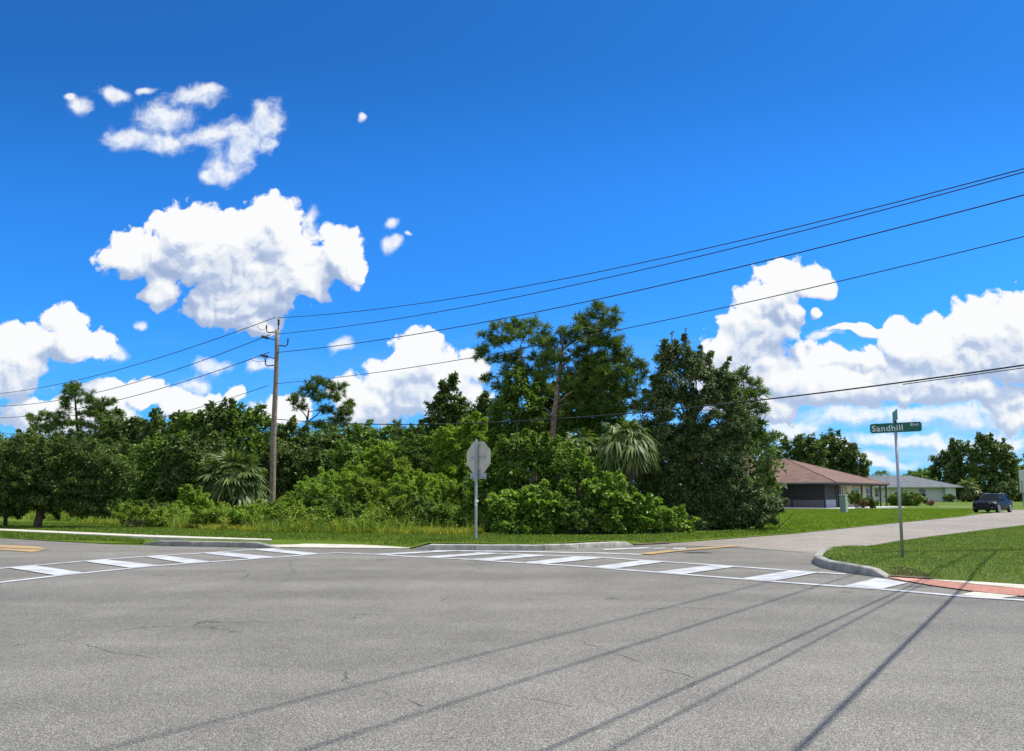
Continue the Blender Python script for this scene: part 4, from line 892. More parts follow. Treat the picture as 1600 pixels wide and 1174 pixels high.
def plane_pts(pxs, A, B):
    """points of the photo's wire read off in the upright plane through A and B"""
    d = Vector((B[0] - A[0], B[1] - A[1])); out = []
    for px, py in pxs:
        r3 = ray(px, py); # cam*(t) : (r.x*t, r.y*t) = A + d*s
        det = r3.x * (-d.y) - r3.y * (-d.x); t = (A[0] * (-d.y) - A[1] * (-d.x)) / det
        s = (r3.x * A[1] - r3.y * A[0]) / det * -1
        p = Vector((r3.x * t, r3.y * t, EYE + r3.z * t)); s = ((p.x - A[0]) * d.x + (p.y - A[1]) * d.y) / d.length_squared
        out.append((s, p.z))
    return out, d
def span(pxs, A, B, s0, s1, name, rad, label, n=48, deg=2):
    sp, d = plane_pts(pxs, A, B); c = np.polyfit([a for a, _ in sp], [b for _, b in sp], deg)
    pts = [(A[0] + d.x * s, A[1] + d.y * s, float(np.polyval(c, s))) for s in np.linspace(s0, s1, n)]
    return wire(name, pts, rad, label)
A_, B_ = (PLx, PLy), (PRx, PRy)
span([(429, 497), (800, 451), (1000, 411.7), (1300, 341), (1600, 264)], A_, B_, 0, 1, 'power_cable', 0.017, 'topmost cable rising from the pole top to the upper right')
span([(433, 522), (800, 467.5), (1000, 423), (1300, 343.5), (1600, 273)], A_, B_, 0.004, 1, 'power_cable', 0.017, 'second cable from the top right of the pole')
span([(433, 551), (800, 495), (1000, 453.7), (1300, 382.5), (1600, 304.5)], A_, B_, 0.004, 1, 'power_cable', 0.019, 'third cable from the top passing over the tall pines')
span([(431, 600), (700, 564), (1000, 510.7), (1300, 442.5), (1600, 369)], A_, B_, 0.004, 1, 'neutral_cable', 0.015, 'thin lowest power cable crossing the tower cloud')
span([(430, 655), (740, 661), (1000, 646), (1202, 621.7), (1400, 600), (1600, 570.5)], A_, B_, 0.004, 1, 'telephone_cable', 0.022, 'thick low cable right of the bushy pine above the street sign')
span([(1470, 592), (1600, 577), (1700, 560)], A_, B_, 0.88, 1, 'telephone_cable', 0.012, 'short thin cable splitting off below the thick cable at right', deg=1)
LF = (PLx - 48, PLy + 41)                                         # next pole, out of the frame on the left
left_dir = LF
for pxs, lab, nm in [([(425, 498), (300, 543), (150, 587), (0, 615)], 'topmost cable sloping down left of the pole', 'power_cable'), ([(405, 529), (250, 588), (120, 619), (0, 635)], 'second cable sloping down left of the pole', 'power_cable'),
                ([(405, 557), (250, 607), (120, 640), (0, 653)], 'third cable sloping down left of the pole', 'power_cable'), ([(423, 601), (330, 632), (240, 655), (180, 668)], 'thin lowest cable sloping into the trees left of the pole', 'neutral_cable')]:
    span(pxs, A_, LF, 0.004 if '498' in str(pxs[0]) else 0.012, 1.0, nm, 0.024 if nm == 'power_cable' else 0.018, lab)
def jumper(a, b, c, lab):
    pts = []
    for i in range(13):
        t = i / 12; p = a * (1 - t) ** 2 + b * 2 * t * (1 - t) + c * t * t; pts.append(p)
    wire('jumper_wire', pts, 0.014, lab, 'jumper wires on the utility pole')
P4 = lambda x, y: at(x, y, 43.9)
jumper(P4(402, 509), P4(406, 519), P4(415, 514), 'looped jumper wire at the top left of the pole')
jumper(P4(392, 562), P4(400, 567), P4(413, 564), 'looped jumper wire below the lowest insulator')
# cables crossing the junction overhead: seen by their shadows on the asphalt
cot = 1 / math.tan(SUN_EL); sxy = Vector((SV.x, SV.y)).normalized()
for (pa, pb, rad, lab, nm) in [((150, 1174), (1200, 910), 0.016, 'highest of the cables running overhead along the side street', 'power_cable'), ((470, 1174), (1250, 925), 0.017, 'second highest cable running overhead along the side street', 'power_cable'),
        ((850, 1174), (1380, 935), 0.015, 'left of the paired overhead cables along the side street', 'power_cable'), ((950, 1174), (1400, 935), 0.013, 'right of the paired overhead cables along the side street', 'power_cable'), ((1245, 1174), (1555, 868), 0.023, 'thick low cable overhead whose sharp shadow crosses the road', 'telephone_cable')]:
    a, b = gp(*pa), gp(*pb); d = (b - a); d2 = Vector((d.x, d.y)).normalized()
    # pole = a + d2*t + sxy*cot*H
    det = d2.x * sxy.y - d2.y * sxy.x; rx, ry = PRx - a.x, PRy - a.y
    t = (rx * sxy.y - ry * sxy.x) / det; Hc = (d2.x * ry - d2.y * rx) / det / cot
    o = Vector((PRx, PRy, Hc)); pts = []
    Lt = t + 30
    for i in range(25):
        s = i / 24; pts.append((o.x - d2.x * Lt * s, o.y - d2.y * Lt * s, Hc))
    wire(nm, pts, rad, lab, 'cables over the junction')

# ================================================================ signs
def octagon(r): return [(r * math.cos(R(22.5 + 45 * i)), r * math.sin(R(22.5 + 45 * i))) for i in range(8)]
# stop sign seen from behind
b = gp(743.5, 850.5); SX, SY = b.x, b.y
hT = at(740, 689, SY).z; oc = at(742, 715, SY).z
root = empty('stop_sign', (SX, SY, 0), 'back of an octagonal stop sign on a galvanised post behind the pale curb', 'road sign')
mb = MB(); mb.box((0, 0, hT / 2 + 0.04), (0.062, 0.062, hT), 0.6, 0.006); mb.build('post', M['galv'], root)
ang = R(40); oR = 0.50; ux = Vector((math.cos(ang), -math.sin(ang), 0)); un = Vector((math.sin(ang), math.cos(ang), 0))
base = Vector((0.03, 0, oc)) + un * 0.050
P8 = [base + ux * x + Vector((0, 0, y)) for x, y in octagon(oR)]
MB().prism(P8, un * 0.004).build('sign_plate', M['signback'], root, True)
f8 = [base + un * 0.007 + ux * x + Vector((0, 0, y)) for x, y in octagon(oR * 0.97)]
MB().prism(f8, un * 0.002).build('sign_face', M['red'], root, True)
for dz, L in ((0.36, 0.14), (0.02, 0.56), (-0.36, 0.24)):
    m4 = Matrix.Translation(base - un * 0.014 + Vector((0, 0, dz))) @ Matrix.Rotation(-ang, 4, 'Z')
    m = MB(); m.box(None, (L, 0.020, 0.038), M4=m4, bev=0.003)
    for sx in (-1, 1): m.box(None, (0.026, 0.030, 0.026), M4=m4 @ Matrix.Translation((sx * L * 0.45, -0.008, 0)), bev=0.004)
    m.build('bracket', M['galv'], root)
MB().box(None, (0.012, 0.004, 0.15), M4=Matrix.Translation(base + ux * 0.33 - un * 0.004 + Vector((0, 0, 0.27))) @ Matrix.Rotation(-ang, 4, 'Z') @ Matrix.Rotation(R(28), 4, 'Y')).build('black_mark', M['iron'], root)
pz = at(741, 744, SY).z; m4 = Matrix.Translation(Vector((0.03, 0, pz)) + un * 0.045) @ Matrix.Rotation(-ang, 4, 'Z')
MB().box(None, (0.62, 0.004, 0.17), M4=m4, bev=0.0015).build('lower_plate', M['galv'], root)
MB().box(None, (0.50, 0.022, 0.028), M4=m4 @ Matrix.Translation((0, -0.016, -0.055)), bev=0.003).build('bracket', M['galv'], root)
st_ = MB(); zs = at(742, 786, SY).z
st_.box((0.004, -0.036, zs), (0.078, 0.004, 0.17), 0.6); st_.box((0.02, -0.030, zs + 0.05), (0.085, 0.07, 0.06), 0.6, 0.004); st_.build('sticker', M['sticker'], root)

# street name sign
b = gp(1411, 880.5); SX, SY = b.x, b.y; zb = hf_r(np.array([[b.x, b.y]]))[0]
bt = at(1403, 677, SY); th = bt.z
root = empty('street_name_sign', (SX, SY, zb), 'green street name sign on a steel post on the right grass verge', 'street sign')
mb = MB(); mb.tube([(0, 0, -0.02), (-0.004, 0, th * 0.5), (-0.008, 0, th - zb + 0.03)], 0.030, 12); mb.build('post', M['galv'], root)
lean = -0.008; yaw = R(-24); pc = Vector((lean, -0.0, th - zb + 0.115)); W, Hh = 0.97, 0.20
mt = Matrix.Translation(pc) @ Matrix.Rotation(yaw, 4, 'Z') @ Matrix.Rotation(R(-1.0), 4, 'Y')
bm = bmesh.new(); bmesh.ops.create_cube(bm, size=1)
for v in bm.verts: v.co = Vector((v.co.x * W, v.co.y * 0.006, v.co.z * Hh))
bmesh.ops.bevel(bm, geom=[e for e in bm.edges if abs((e.verts[0].co - e.verts[1].co).y) > 0.004], offset=0.022, segments=4, affect='EDGES')
bm.transform(mt); me = bpy.data.meshes.new('name_plate'); bm.to_mesh(me); bm.free(); plate = link('name_plate', me, M['green'], root)
def text_part(txt, size, x, z, parent, off=-0.0055, squeeze=1.0, name='lettering'):
    c = bpy.data.curves.new('t', 'FONT'); c.body = txt; c.size = size; c.extrude = 0.0008; c.offset = size * 0.010; c.align_x = 'LEFT'
    c.space_character = 1.10; o = bpy.data.objects.new('t', c); COL.objects.link(o)
    dg = bpy.context.evaluated_depsgraph_get(); me = bpy.data.meshes.new_from_object(o.evaluated_get(dg)); bpy.data.objects.remove(o)
    me.transform(mt @ Matrix.Translation((x, off, z)) @ Matrix.Rotation(R(90), 4, 'X') @ Matrix.Diagonal((squeeze, 1, 1, 1)))
    me.materials.clear(); return link(name, me, M['letter'], parent)
text_part('Sandhill', 0.175, -0.452, -0.062, plate, squeeze=1.0); text_part('Blvd', 0.085, 0.275, 0.020, plate, squeeze=0.95)
MB().box(None, (0.05, 0.03, 0.05), M4=Matrix.Translation((lean, 0, th - zb + 0.235)), bev=0.008).build('bracket', M['iron'], root)
# crossing plate seen nearly edge-on above it
m2 = Matrix.Translation((lean - 0.0, 0, th - zb + 0.36)) @ Matrix.Rotation(R(70), 4, 'Z')
pl2 = MB().box(None, (0.80, 0.006, 0.22), M4=m2, bev=0.002).build('crossing_plate', M['mint'], root)

# white sign cut by the right edge of the picture
b = at(1609, 788, 92); rt = empty('road_sign', (b.x, 92, 0), 'white information board cut by the right edge beyond the car', 'road sign')
MB().box((0, 0, 3.0), (1.9, 0.05, 2.7), R(-10), 0.02).build('board', simple('board_white', (0.62, 0.66, 0.66), 0.5), rt)
for sx in (-0.7, 0.7): MB().box((sx, 0.06, 1.5), (0.1, 0.08, 3.2)).build('post', M['galv'], rt)

# ================================================================ houses
MH = dict(
 cream=simple('cream_stucco', (0.62, 0.58, 0.44), 0.85, var=0.04, bump=0.2), pale=simple('pale_green_stucco', (0.64, 0.70, 0.63), 0.85, var=0.04, bump=0.2),
 white=simple('house_white_trim', (0.72, 0.73, 0.74), 0.6, var=0.03), brown=simple('brown_trim', (0.06, 0.045, 0.038), 0.6, var=0.08),
 screen=simple('dark_screen', (0.035, 0.037, 0.045), 0.7, var=0.15), panel=simple('grey_kick_panel', (0.38, 0.42, 0.50), 0.6, var=0.06),
 glass=simple('window_glass', (0.03, 0.05, 0.06), 0.08, var=0.05, spec=0.9), slab=simple('house_slab', (0.62, 0.60, 0.55), 0.8, var=0.06),
 gutter=simple('grey_gutter', (0.30, 0.33, 0.38), 0.5, var=0.06), door=simple('tan_door', (0.42, 0.32, 0.18), 0.6))
def shingle(name, a, c):
    m, g, b_ = new_mat(name); tc = g.node('ShaderNodeTexCoord').outputs['Object']
    br = g.node('ShaderNodeTexBrick'); br.inputs['Scale'].default_value = 1.0; br.inputs['Brick Width'].default_value = 0.42; br.inputs['Row Height'].default_value = 0.09; br.inputs['Mortar Size'].default_value = 0.006
    br.inputs['Color1'].default_value = (*a, 1); br.inputs['Color2'].default_value = (*c, 1); br.inputs['Mortar'].default_value = (a[0] * .6, a[1] * .6, a[2] * .6, 1)
    cm = g.node('ShaderNodeCombineXYZ'); sp_ = g.node('ShaderNodeSeparateXYZ'); g.l.new(tc, sp_.inputs[0])
    g.l.new(g.math('ADD', sp_.outputs[0], g.math('MULTIPLY', sp_.outputs[1], 0.7)), cm.inputs[0]); g.l.new(sp_.outputs[2], cm.inputs[1]); g.l.new(cm.outputs[0], br.inputs['Vector'])
    n = g.noise(tc, 0.9, 6, 0.7); sp2 = g.noise(tc, 9, 3, 0.7)
    g.l.new(g.mix(1.0, br.outputs[0], g.ramp(g.math('ADD', g.math('MULTIPLY', n, .5), g.math('MULTIPLY', sp2, .5)), [(0.3, (0.62, 0.62, 0.62)), (0.7, (1.3, 1.3, 1.3))]), 'MULTIPLY'), b_.inputs['Base Color'])
    b_.inputs['Roughness'].default_value = 0.9; b_.inputs['Specular IOR Level'].default_value = 0.2; return m
MH['shb'] = shingle('brown_shingles', (0.215, 0.135, 0.105), (0.285, 0.185, 0.145)); MH['shg'] = shingle('grey_shingles', (0.16, 0.175, 0.19), (0.22, 0.235, 0.25))
def hip_roof(name, x0, x1, y0, y1, ze, zr, axis, mat, parent, th=0.16):
    """hip roof over the rectangle, eave height ze, ridge zr along axis"""
    w, d = x1 - x0, y1 - y0
    if axis == 'x': h = d / 2; A, B = (x0 + h, y0 + h), (x1 - h, y0 + h)
    else: h = w / 2; A, B = (x0 + h, y0 + h), (x0 + h, y1 - h)
    c = [(x0, y0, ze), (x1, y0, ze), (x1, y1, ze), (x0, y1, ze)]; lo = [(x, y, ze - th) for x, y, _ in c]
    vs = c + [(*A, zr), (*B, zr)] + lo
    if axis == 'x': fs = [(0, 1, 5, 4), (2, 3, 4, 5), (1, 2, 5), (3, 0, 4)]
    else: fs = [(1, 2, 5, 4), (3, 0, 4, 5), (0, 1, 4), (2, 3, 5)]
    o = MB().add(vs, fs + [(9, 8, 7, 6)]).build(name, mat, parent)
    f = MB(); f.add(c + lo, [(0, 6 - 2, 5, 1), (1, 5, 6, 2), (2, 6, 7, 3), (3, 7, 4, 0)]); f.build('fascia', MH['brown'] if mat is MH['shb'] else MH['white'], o)
    # ridge caps
    rc = MB(); rc.tube([Vector((*A, zr)), Vector((*B, zr))], 0.05, 6)
    for cx, q in ((0, A), (1, A if axis == 'y' else B), (2, B), (3, B if axis == 'y' else A)): rc.tube([Vector(c[cx]), Vector((*q, zr))], 0.05, 6)
    rc.build('ridge_cap', mat, o); return o
def window(root, x, y, z, w, h, nx, ny, rows=2, frame='white'):
    """window on a wall whose outward normal is (nx, ny)"""
    ang = math.atan2(-nx, ny) ; mt_ = Matrix.Translation((x + nx * 0.03, y + ny * 0.03, z)) @ Matrix.Rotation(math.atan2(ny, nx) - math.pi / 2, 4, 'Z')
    o = MB().box(None, (w, 0.02, h), M4=mt_).build('window', MH['glass'], root)
    f = MB()
    for sx in (-1, 1): f.box(None, (0.09, 0.08, h + 0.16), M4=mt_ @ Matrix.Translation((sx * (w / 2 + .035), 0, 0)))
    for sz in (-1, 1): f.box(None, (w - 0.02, 0.075, 0.09), M4=mt_ @ Matrix.Translation((0, 0, sz * (h / 2 + .035))))
    for k in range(1, rows): f.box(None, (w - 0.02, 0.05, 0.06), M4=mt_ @ Matrix.Translation((0, 0, -h / 2 + h * k / rows)))
    f.build('frame', MH[frame], o); return o
# brown-roofed house: local x runs along the street facade, y runs back; origin at its near corner
C0 = gp(1289.5, 796); HA = math.atan2(0.74, 0.67)
h1 = empty('brown_roof_house', (C0.x, C0.y, 0), 'single storey cream house with a brown hip roof and dark screened porch', 'house', None, HA)
W1, D1, ZE = 15.0, 15.0, 2.55
MB().box((W1 / 2 + 2.3, D1 / 2, ZE / 2), (W1 - 4.6, D1, ZE)).build('wall', MH['cream'], h1)
MB().box((6, 6, 0.07), (18, 18, 0.14)).build('slab', MH['slab'], h1)
# recessed screened porch at the corner
MB().box((3.7, D1 / 2 + 1, ZE / 2), (2.0, D1 - 2.4, ZE - 0.02)).build('porch_back_wall', MH['screen'], h1)
pn = MB(); pn.box((0.02, 6.5, 1.72), (0.03, 12.9, 1.62)); pn.box((1.5, -0.01, 1.72), (2.9, 0.03, 1.62)); pn.build('porch_screen', MH['screen'], h1)
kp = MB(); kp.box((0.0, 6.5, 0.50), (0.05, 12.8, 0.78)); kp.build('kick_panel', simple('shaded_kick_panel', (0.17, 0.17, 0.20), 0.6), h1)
MB().box((1.45, -0.03, 0.50), (2.7, 0.05, 0.80)).build('kick_panel', MH['panel'], h1)
for k in range(5):
    MB().box((0.0, 0.0 + k * 3.2, ZE / 2), (0.14, 0.14, ZE)).build('post', MH['brown'], h1)
for x in (0.0 + 3.0, 3.6): MB().box((x, -0.02, ZE / 2), (0.22, 0.16, ZE)).build('post', MH['brown'], h1)
MB().box((7.6, -1.05, ZE - 0.14), (16.4, 0.12, 0.22)).build('porch_beam', MH['brown'], h1)
for x in (7.4, 10.4, 13.4, 15.4): MB().box((x, -1.05, (ZE - 0.2) / 2), (0.15, 0.15, ZE - 0.22)).build('porch_post', MH['brown'], h1)
dd_ = MB(); dd_.box((5.6, -0.02, 1.15), (0.95, 0.06, 2.1), 0, 0.01); dd_.build('door', MH['door'], h1)
window(h1, 4.35 + .4, 0, 1.35, 0.5, 1.9, 0, -1, 1); window(h1, 8.9, 0, 1.45, 1.5, 1.3, 0, -1); window(h1, 12.6, 0, 1.45, 1.3, 1.3, 0, -1)
rf = hip_roof('roof', -0.7, 15.7, -1.35, 17.5, ZE + 0.03, 5.35, 'y', MH['shb'], h1)
rf2 = hip_roof('garage_roof', 9.5, 20.5, 1.0, 11.0, ZE + 0.02, 4.35, 'x', MH['shb'], h1)
MB().box((17.4, 6.0, ZE / 2), (5.0, 8.6, ZE)).build('garage_wall', MH['cream'], h1)
MB().box((-0.74, 8.0, ZE - 0.03), (0.09, 18.6, 0.13)).build('gutter', MH['gutter'], h1)
# pale green house further along
D2 = 150; a2 = at(1357, 784, D2); e2 = at(1491, 784, D2); w2 = e2.x - a2.x
h2 = empty('grey_roof_house', (a2.x, D2, 0), 'long pale green house with a low grey hip roof behind the clipped hedge', 'house')
MB().box((w2 / 2 - 2, 5.5, 1.45), (w2 + 4, 11, 2.9)).build('wall', MH['pale'], h2)
MB().box((w2 - 1.0, -0.35, 1.44), (2.0, 0.7, 2.86)).build('wall_bay', MH['pale'], h2)
hip_roof('roof', -4.9, w2 + 1.3, -1.3, 12.2, 2.95, 5.2, 'x', MH['shg'], h2)
for px, ww in ((1368, 1.2), (1441, 1.3), (1406, 1.1)):
    x = at(px, 770, D2).x - a2.x; window(h2, x, 0, 1.75, ww, 1.5, 0, -1)
# telecom cabinet on the lawn
b = gp(1319, 803.5); cb = empty('utility_cabinet', (b.x, b.y, 0), 'upright green utility cabinet standing on the lawn', 'utility cabinet', None, R(48))
MB().box((0, 0, 0.68), (0.46, 0.40, 1.30), 0, 0.03).build('body', simple('cabinet_green', (0.24, 0.33, 0.28), 0.55, var=0.08), cb)
MB().box((0, 0, 1.36), (0.52, 0.46, 0.07), 0, 0.02).build('lid', simple('cabinet_lid', (0.50, 0.56, 0.50), 0.55, var=0.06), cb)
MB().box((0, -0.205, 0.72), (0.38, 0.012, 1.1), 0, 0.004).build('door', simple('cabinet_door_sunlit', (0.42, 0.50, 0.42), 0.55, var=0.06), cb)  # paler green than the body: sunlight on this side put into the colour
MB().box((0, 0, 0.03), (0.62, 0.55, 0.10), 0, 0.01).build('base', M['concrete'], cb)
# walks and drives on the lawn
def strip(name, pts, w, z, mat):
    mb_ = MB(); add_line(mb_, pts, w, z); struct(name, mb_, mat, True)
strip('driveway', [(1466, 792.6), (1500, 792.8), (1560, 793.0)], 1.5, 0.03, M['concrete'])
strip('far_street', [(1300, 779.2), (1500, 779.6), (1800, 780)], 5.0, 0.02, M['tan'])

# ================================================================ garden plants and far trees on the right
def garden(px, D, ells, fol, leaf, label, asp=0.5, cat='shrub', name='garden_shrub', **k):
    return broadleaf(D, px, ells, fol, leaf, asp, label, cat, k.pop('group', None), name, 0.05, 4, parts=('foliage', 'stems'), stems=3, **k)
garden(1413, 98, [(1402, 781, 13, 9), (1424, 781, 14, 9), (1413, 780, 16, 9)], 'hedge', 0.20, 'clipped rounded hedge in front of the pale green house', density=1.6)
garden(1335, 70, [(1335, 779, 9, 9)], 'hedge', 0.13, 'round yellow green bush beside the utility cabinet', density=1.3)
garden(1357, 73, [(1355, 784, 9, 6), (1364, 788, 6, 4)], 'oak', 0.13, 'dark spiky bush at the corner of the brown roofed house', density=1.3)
garden(1345, 70, [(1346, 789, 6, 3.5)], 'redl', 0.11, 'low reddish plant between the two bushes by the house')
garden(1484, 146, [(1483, 778, 8, 5)], 'palm', 0.30, 'small dark agave bush against the pale green wall')
garden(1448, 120, [(1446, 783, 4, 4)], 'oak', 0.16, 'tiny dark shrub on the lawn near the pale green house')
garden(1455, 100, [(1453, 786, 6, 3.5)], 'redl', 0.13, 'small reddish shrub on the lawn near the driveway')
fan_palm(150, (1512, 762), 21, 'bushy low fan palm right of the pale green house', n=34, dead=8, seg=14)
feather_palm(175, (1378, 740), 17, 'feather leaved palm rising beyond the grey roof')
FT = 'far trees behind the houses'
far_r = [
 (112, 1232, [(1226, 712, 14, 20), (1240, 706, 16, 22), (1230, 745, 26, 28)], 'oak', 'dark tree at the left behind the brown roof'),
 (110, 1266, [(1258, 700, 14, 18), (1272, 706, 16, 20), (1266, 735, 24, 30)], 'oak', 'tall round dark tree behind the brown roof ridge'),
 (114, 1302, [(1296, 698, 18, 18), (1310, 712, 16, 18), (1300, 740, 26, 28)], 'oak', 'broad dark tree behind the middle of the brown roof'),
 (112, 1336, [(1328, 712, 14, 16), (1342, 724, 12, 16), (1335, 745, 20, 20)], 'oak', 'dark tree at the right end of the brown roof'),
 (175, 1440, [(1428, 746, 14, 7), (1450, 742, 16, 8), (1440, 756, 26, 16)], 'mid', 'low green tree peeping over the grey roof'),
 (165, 1478, [(1470, 722, 14, 14), (1484, 712, 14, 14), (1480, 742, 24, 26)], 'oak', 'dark tree at the left side of the far right grove'),
 (160, 1505, [(1500, 700, 13, 12), (1508, 718, 22, 20), (1505, 750, 26, 28)], 'oak', 'tree with a raised left top in the far right grove'),
 (155, 1548, [(1540, 704, 22, 18), (1556, 712, 20, 18), (1535, 726, 22, 20), (1566, 732, 18, 20), (1548, 758, 36, 24)], 'oak', 'biggest broad dark tree of the far right grove'),
 (158, 1586, [(1578, 730, 14, 16), (1590, 748, 12, 18), (1596, 772, 18, 10)], 'mid', 'lower tree at the right end of the far right grove'),
 (170, 1620, [(1620, 730, 20, 24), (1630, 755, 24, 24)], 'oak', 'dark tree just at the right edge of the picture'),
]
for D, bx, el, fol, lab in far_r: broadleaf(D, bx, el, fol, 0.55 if D > 140 else 0.42, 0.6, lab, group=FT, limbs=5, mult=0.8, trunk_r=0.3, name='oak_tree')
garden(1575, 88, [(1570, 768, 7, 12), (1582, 764, 6, 14)], 'silver', 0.22, 'thin bare looking shrub behind the car', density=0.6)
r_ = rng_of(901); Cw = []
for xx in range(1205, 1900, 8):
    for k in range(4):
        p = at(xx + r_.normal() * 4, 764 + 16 * k / 3.0 + r_.normal() * 2, 190 + r_.normal() * 4); Cw.append((p.x, p.y, max(p.z, 0.6)))
Cw = np.array(Cw); V, Fc = clump_leaves(r_, Cw, 1.6 * r_.uniform(0.7, 1.3, len(Cw)), 60, 0.8, 0.6, 0.9, 0.6)
o = link('far_hedgerow', np_mesh('far_hedgerow', V, Fc), FOL['oak']); o['kind'] = 'stuff'

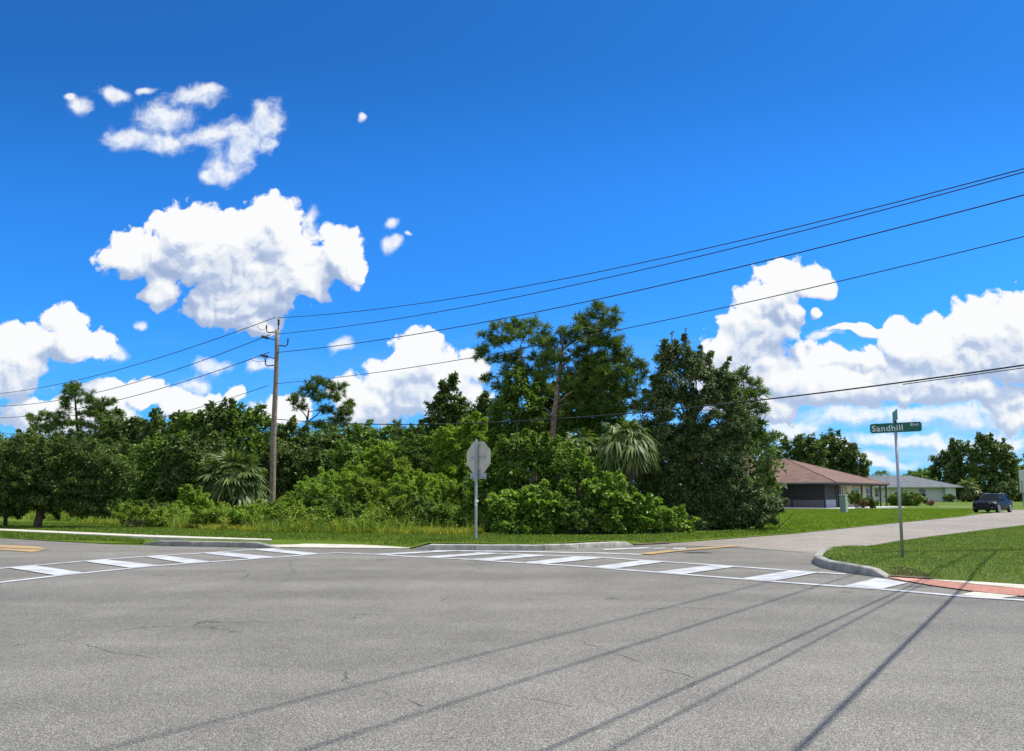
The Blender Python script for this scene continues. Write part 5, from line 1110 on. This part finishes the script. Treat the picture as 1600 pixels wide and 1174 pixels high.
# ================================================================ car
CM = dict(paint=simple('dark_blue_car_paint', (0.008, 0.009, 0.012), 0.38, 0.0, var=0.03, coat=0.0, spec=0.15), glass=simple('car_glass', (0.012, 0.016, 0.02), 0.25, var=0.02, spec=0.08),
 tyre=simple('tyre_rubber', (0.02, 0.02, 0.02), 0.8), rim=simple('alloy_rim', (0.55, 0.56, 0.58), 0.3, 0.8, var=0.03), trim=simple('black_plastic_trim', (0.015, 0.015, 0.016), 0.6),
 lamp=simple('headlight_lens', (0.75, 0.78, 0.82), 0.08, 0.2, var=0.02, coat=1.0), tail=simple('tail_light_red', (0.35, 0.01, 0.01), 0.2), plate=simple('number_plate', (0.6, 0.62, 0.6), 0.5, var=0.02))
def car(x, y, rz):
    root = empty('parked_car', (x, y, 0.006), 'dark blue compact SUV on the tan side street, front facing the junction', 'car', None, rz)
    root.name = 'suv_car'
    # body lofted along x (front = -x): station x, half width, sill z, belt z, hood/top z
    stn = [(-2.22, .60, .42, .62, .66), (-2.16, .78, .30, .72, .80), (-1.95, .88, .22, .80, .90), (-1.45, .91, .20, .86, .97), (-1.0, .92, .20, .90, 1.01), (-0.75, .925, .20, .93, 1.03), (0.0, .93, .20, .96, 1.04), (1.0, .93, .20, .99, 1.06), (1.75, .915, .22, 1.01, 1.07), (2.12, .87, .28, .98, 1.05), (2.20, .74, .40, .90, .98)]
    vs, k = [], 12
    for (X, w, z0, zb_, zt) in stn:
        prof = [(0, z0), (w * .7, z0), (w * .95, z0 + .06), (w, z0 + .2), (w * 1.0, (z0 + zb_) / 2 + .05), (w * .975, zb_), (w * .86, zt - 0.01), (0, zt + .012)]
        ring = [(X, -p[0], p[1]) for p in prof] + [(X, p[0], p[1]) for p in prof[-2:0:-1]]
        k = len(ring); vs += ring
    fs = [(a * k + j, a * k + (j + 1) % k, (a + 1) * k + (j + 1) % k, (a + 1) * k + j) for a in range(len(stn) - 1) for j in range(k)] + [tuple(range(k - 1, -1, -1)), tuple((len(stn) - 1) * k + j for j in range(k))]
    mb = MB(); mb.add(vs, fs, True); body = mb.build('body', CM['paint'], root, True)
    # greenhouse: windscreen, roof, side glass as faces with thickness, pillars in paint
    B = {}  # bottom (x,w,z) and top (x,w,z)
    cab_b = [(-1.02, .80, 1.0), (-0.55, .84, 1.0), (0.45, .85, 1.03), (1.35, .84, 1.05), (2.02, .74, 1.04)]
    cab_t = [(-0.30, .60, 1.50), (-0.10, .63, 1.53), (0.55, .65, 1.555), (1.25, .63, 1.53), (1.72, .56, 1.47)]
    V = []
    for sgn in (-1, 1):
        for q in cab_b: V.append((q[0], sgn * q[1], q[2]))
        for q in cab_t: V.append((q[0], sgn * q[1], q[2]))
    F_ = []
    for s0 in (0, 10):
        for i in range(4): F_.append((s0 + i, s0 + i + 1, s0 + 5 + i + 1, s0 + 5 + i))
    F_ += [(0, 5, 15, 10), (4, 14, 19, 9)] + [(5 + i, 6 + i, 16 + i, 15 + i) for i in range(4)]
    MB().add(V, F_, False).build('glasshouse', CM['glass'], root, True)
    rf_ = MB(); rv_ = [(q[0], s * (q[1] + .012), q[2] + .004) for s in (-1, 1) for q in cab_t] + [(q[0], 0, q[2] + .045) for q in cab_t]
    rf_.add(rv_, [(i, i + 1, 11 + i, 10 + i) for i in range(0)] + [(i, i + 1, 10 + i + 1, 10 + i) for i in range(4)] + [(5 + i, 6 + i, 11 + i, 10 + i) for i in range(4)], True); rf_.build('roof', CM['paint'], root, True)
    for s in (-1, 1):
        p_ = MB()
        for i, rr in ((0, .05), (2, .045), (3, .06), (4, .07)):
            b_, t_ = cab_b[i], cab_t[i]; p_.tube([(b_[0], s * (b_[1] + .006), b_[2] - .02), (t_[0], s * (t_[1] + .008), t_[2])], rr * .7, 6)
        p_.tube([(q[0], s * (q[1] + .01), q[2] + .005) for q in cab_t], .03, 6); p_.build('pillars', CM['paint'], root)
        rl = MB(); rl.tube([(-0.1, s * .56, 1.585), (0.5, s * .58, 1.615), (1.4, s * .54, 1.575)], .018, 6); rl.build('roof_rail', CM['rim'], root)
        for wx in (-1.38, 1.36):
            w_ = MB(); cyl = [(-.11, .30), (-.11, .335), (-.085, .352), (.085, .352), (.11, .335), (.11, .30)]; n = 24; vv = []
            for (oy, rr) in cyl:
                for j in range(n): t = 2 * math.pi * j / n; vv.append((wx + rr * math.cos(t), s * .835 + oy, .352 + rr * math.sin(t)))
            w_.add(vv, [(a * n + j, a * n + (j + 1) % n, (a + 1) * n + (j + 1) % n, (a + 1) * n + j) for a in range(5) for j in range(n)] + [tuple(range(n - 1, -1, -1)), tuple(5 * n + j for j in range(n))], True)
            wh = w_.build('wheel', CM['tyre'], root, True)
            r2 = MB(); yy = s * (.835 + .112)
            r2.tube([(wx, yy - s * .03, .352), (wx, yy, .352)], .06, 10)
            for q in range(5):
                t = q * 2 * math.pi / 5 + .3; r2.box(None, (.20, .02, .055), M4=Matrix.Translation((wx + .14 * math.cos(t), yy - s * .004, .352 + .14 * math.sin(t))) @ Matrix.Rotation(-t, 4, 'Y'))
            r2.tube([(wx + .245 * math.cos(t * math.pi / 12), yy - s * .004, .352 + .245 * math.sin(t * math.pi / 12)) for t in range(25)], .022, 6); r2.build('rim', CM['rim'], wh)
            ar = MB(); ar.tube([(wx + .40 * math.cos(math.pi * t / 12), s * .905, .352 + .40 * math.sin(math.pi * t / 12)) for t in range(13)], .035, 6); ar.build('wheel_arch', CM['trim'], root)
        m_ = MB(); m_.box((-0.72, s * 1.0, 1.07), (.14, .20, .13), 0, .03); m_.build('mirror', CM['paint'], root)
        h_ = MB(); h_.add([(-2.20, s * .50, .70), (-2.20, s * .50, .78), (-1.98, s * .83, .84), (-1.98, s * .865, .76), (-1.80, s * .895, .86), (-1.82, s * .90, .80)], [(0, 1, 2, 3), (3, 2, 4, 5)]); h_.build('headlight', CM['lamp'], root, True)
        t_ = MB(); t_.box((2.12, s * .74, .93), (.16, .26, .15), s * 0.2, .02); t_.build('tail_light', CM['tail'], root)
        f_ = MB(); f_.tube([(-2.16, s * .66, .44), (-2.19, s * .655, .44)], .05, 10); f_.build('fog_lamp', CM['lamp'], root)
        for dx, dz in ((0.05, .86), (1.02, .88)): MB().box((dx, s * .935, dz), (.16, .03, .03), 0, .008).build('door_handle', CM['paint'], root)
    MB().box((-2.20, 0, .56), (.06, 1.05, .20), 0, .02).build('grille', CM['trim'], root)
    MB().box((-2.14, 0, .34), (.14, 1.35, .16), 0, .03).build('bumper', CM['trim'], root)
    MB().box((2.17, 0, .40), (.12, 1.40, .22), 0, .03).build('bumper', CM['trim'], root)
    MB().box((2.24, 0, .70), (.02, .34, .16), 0, .004).build('number_plate', CM['plate'], root)
    for s in (-1, 1): MB().tube([(-1.0, s * .34, 1.055), (-.88, s * .02, 1.10)], .008, 5).build('wiper', CM['trim'], root)
    return root
cp = gp(1551.5, 800.8)
car_o = car(cp.x, cp.y, R(40.0)); car_o.scale = (0.93, 0.93, 0.93)
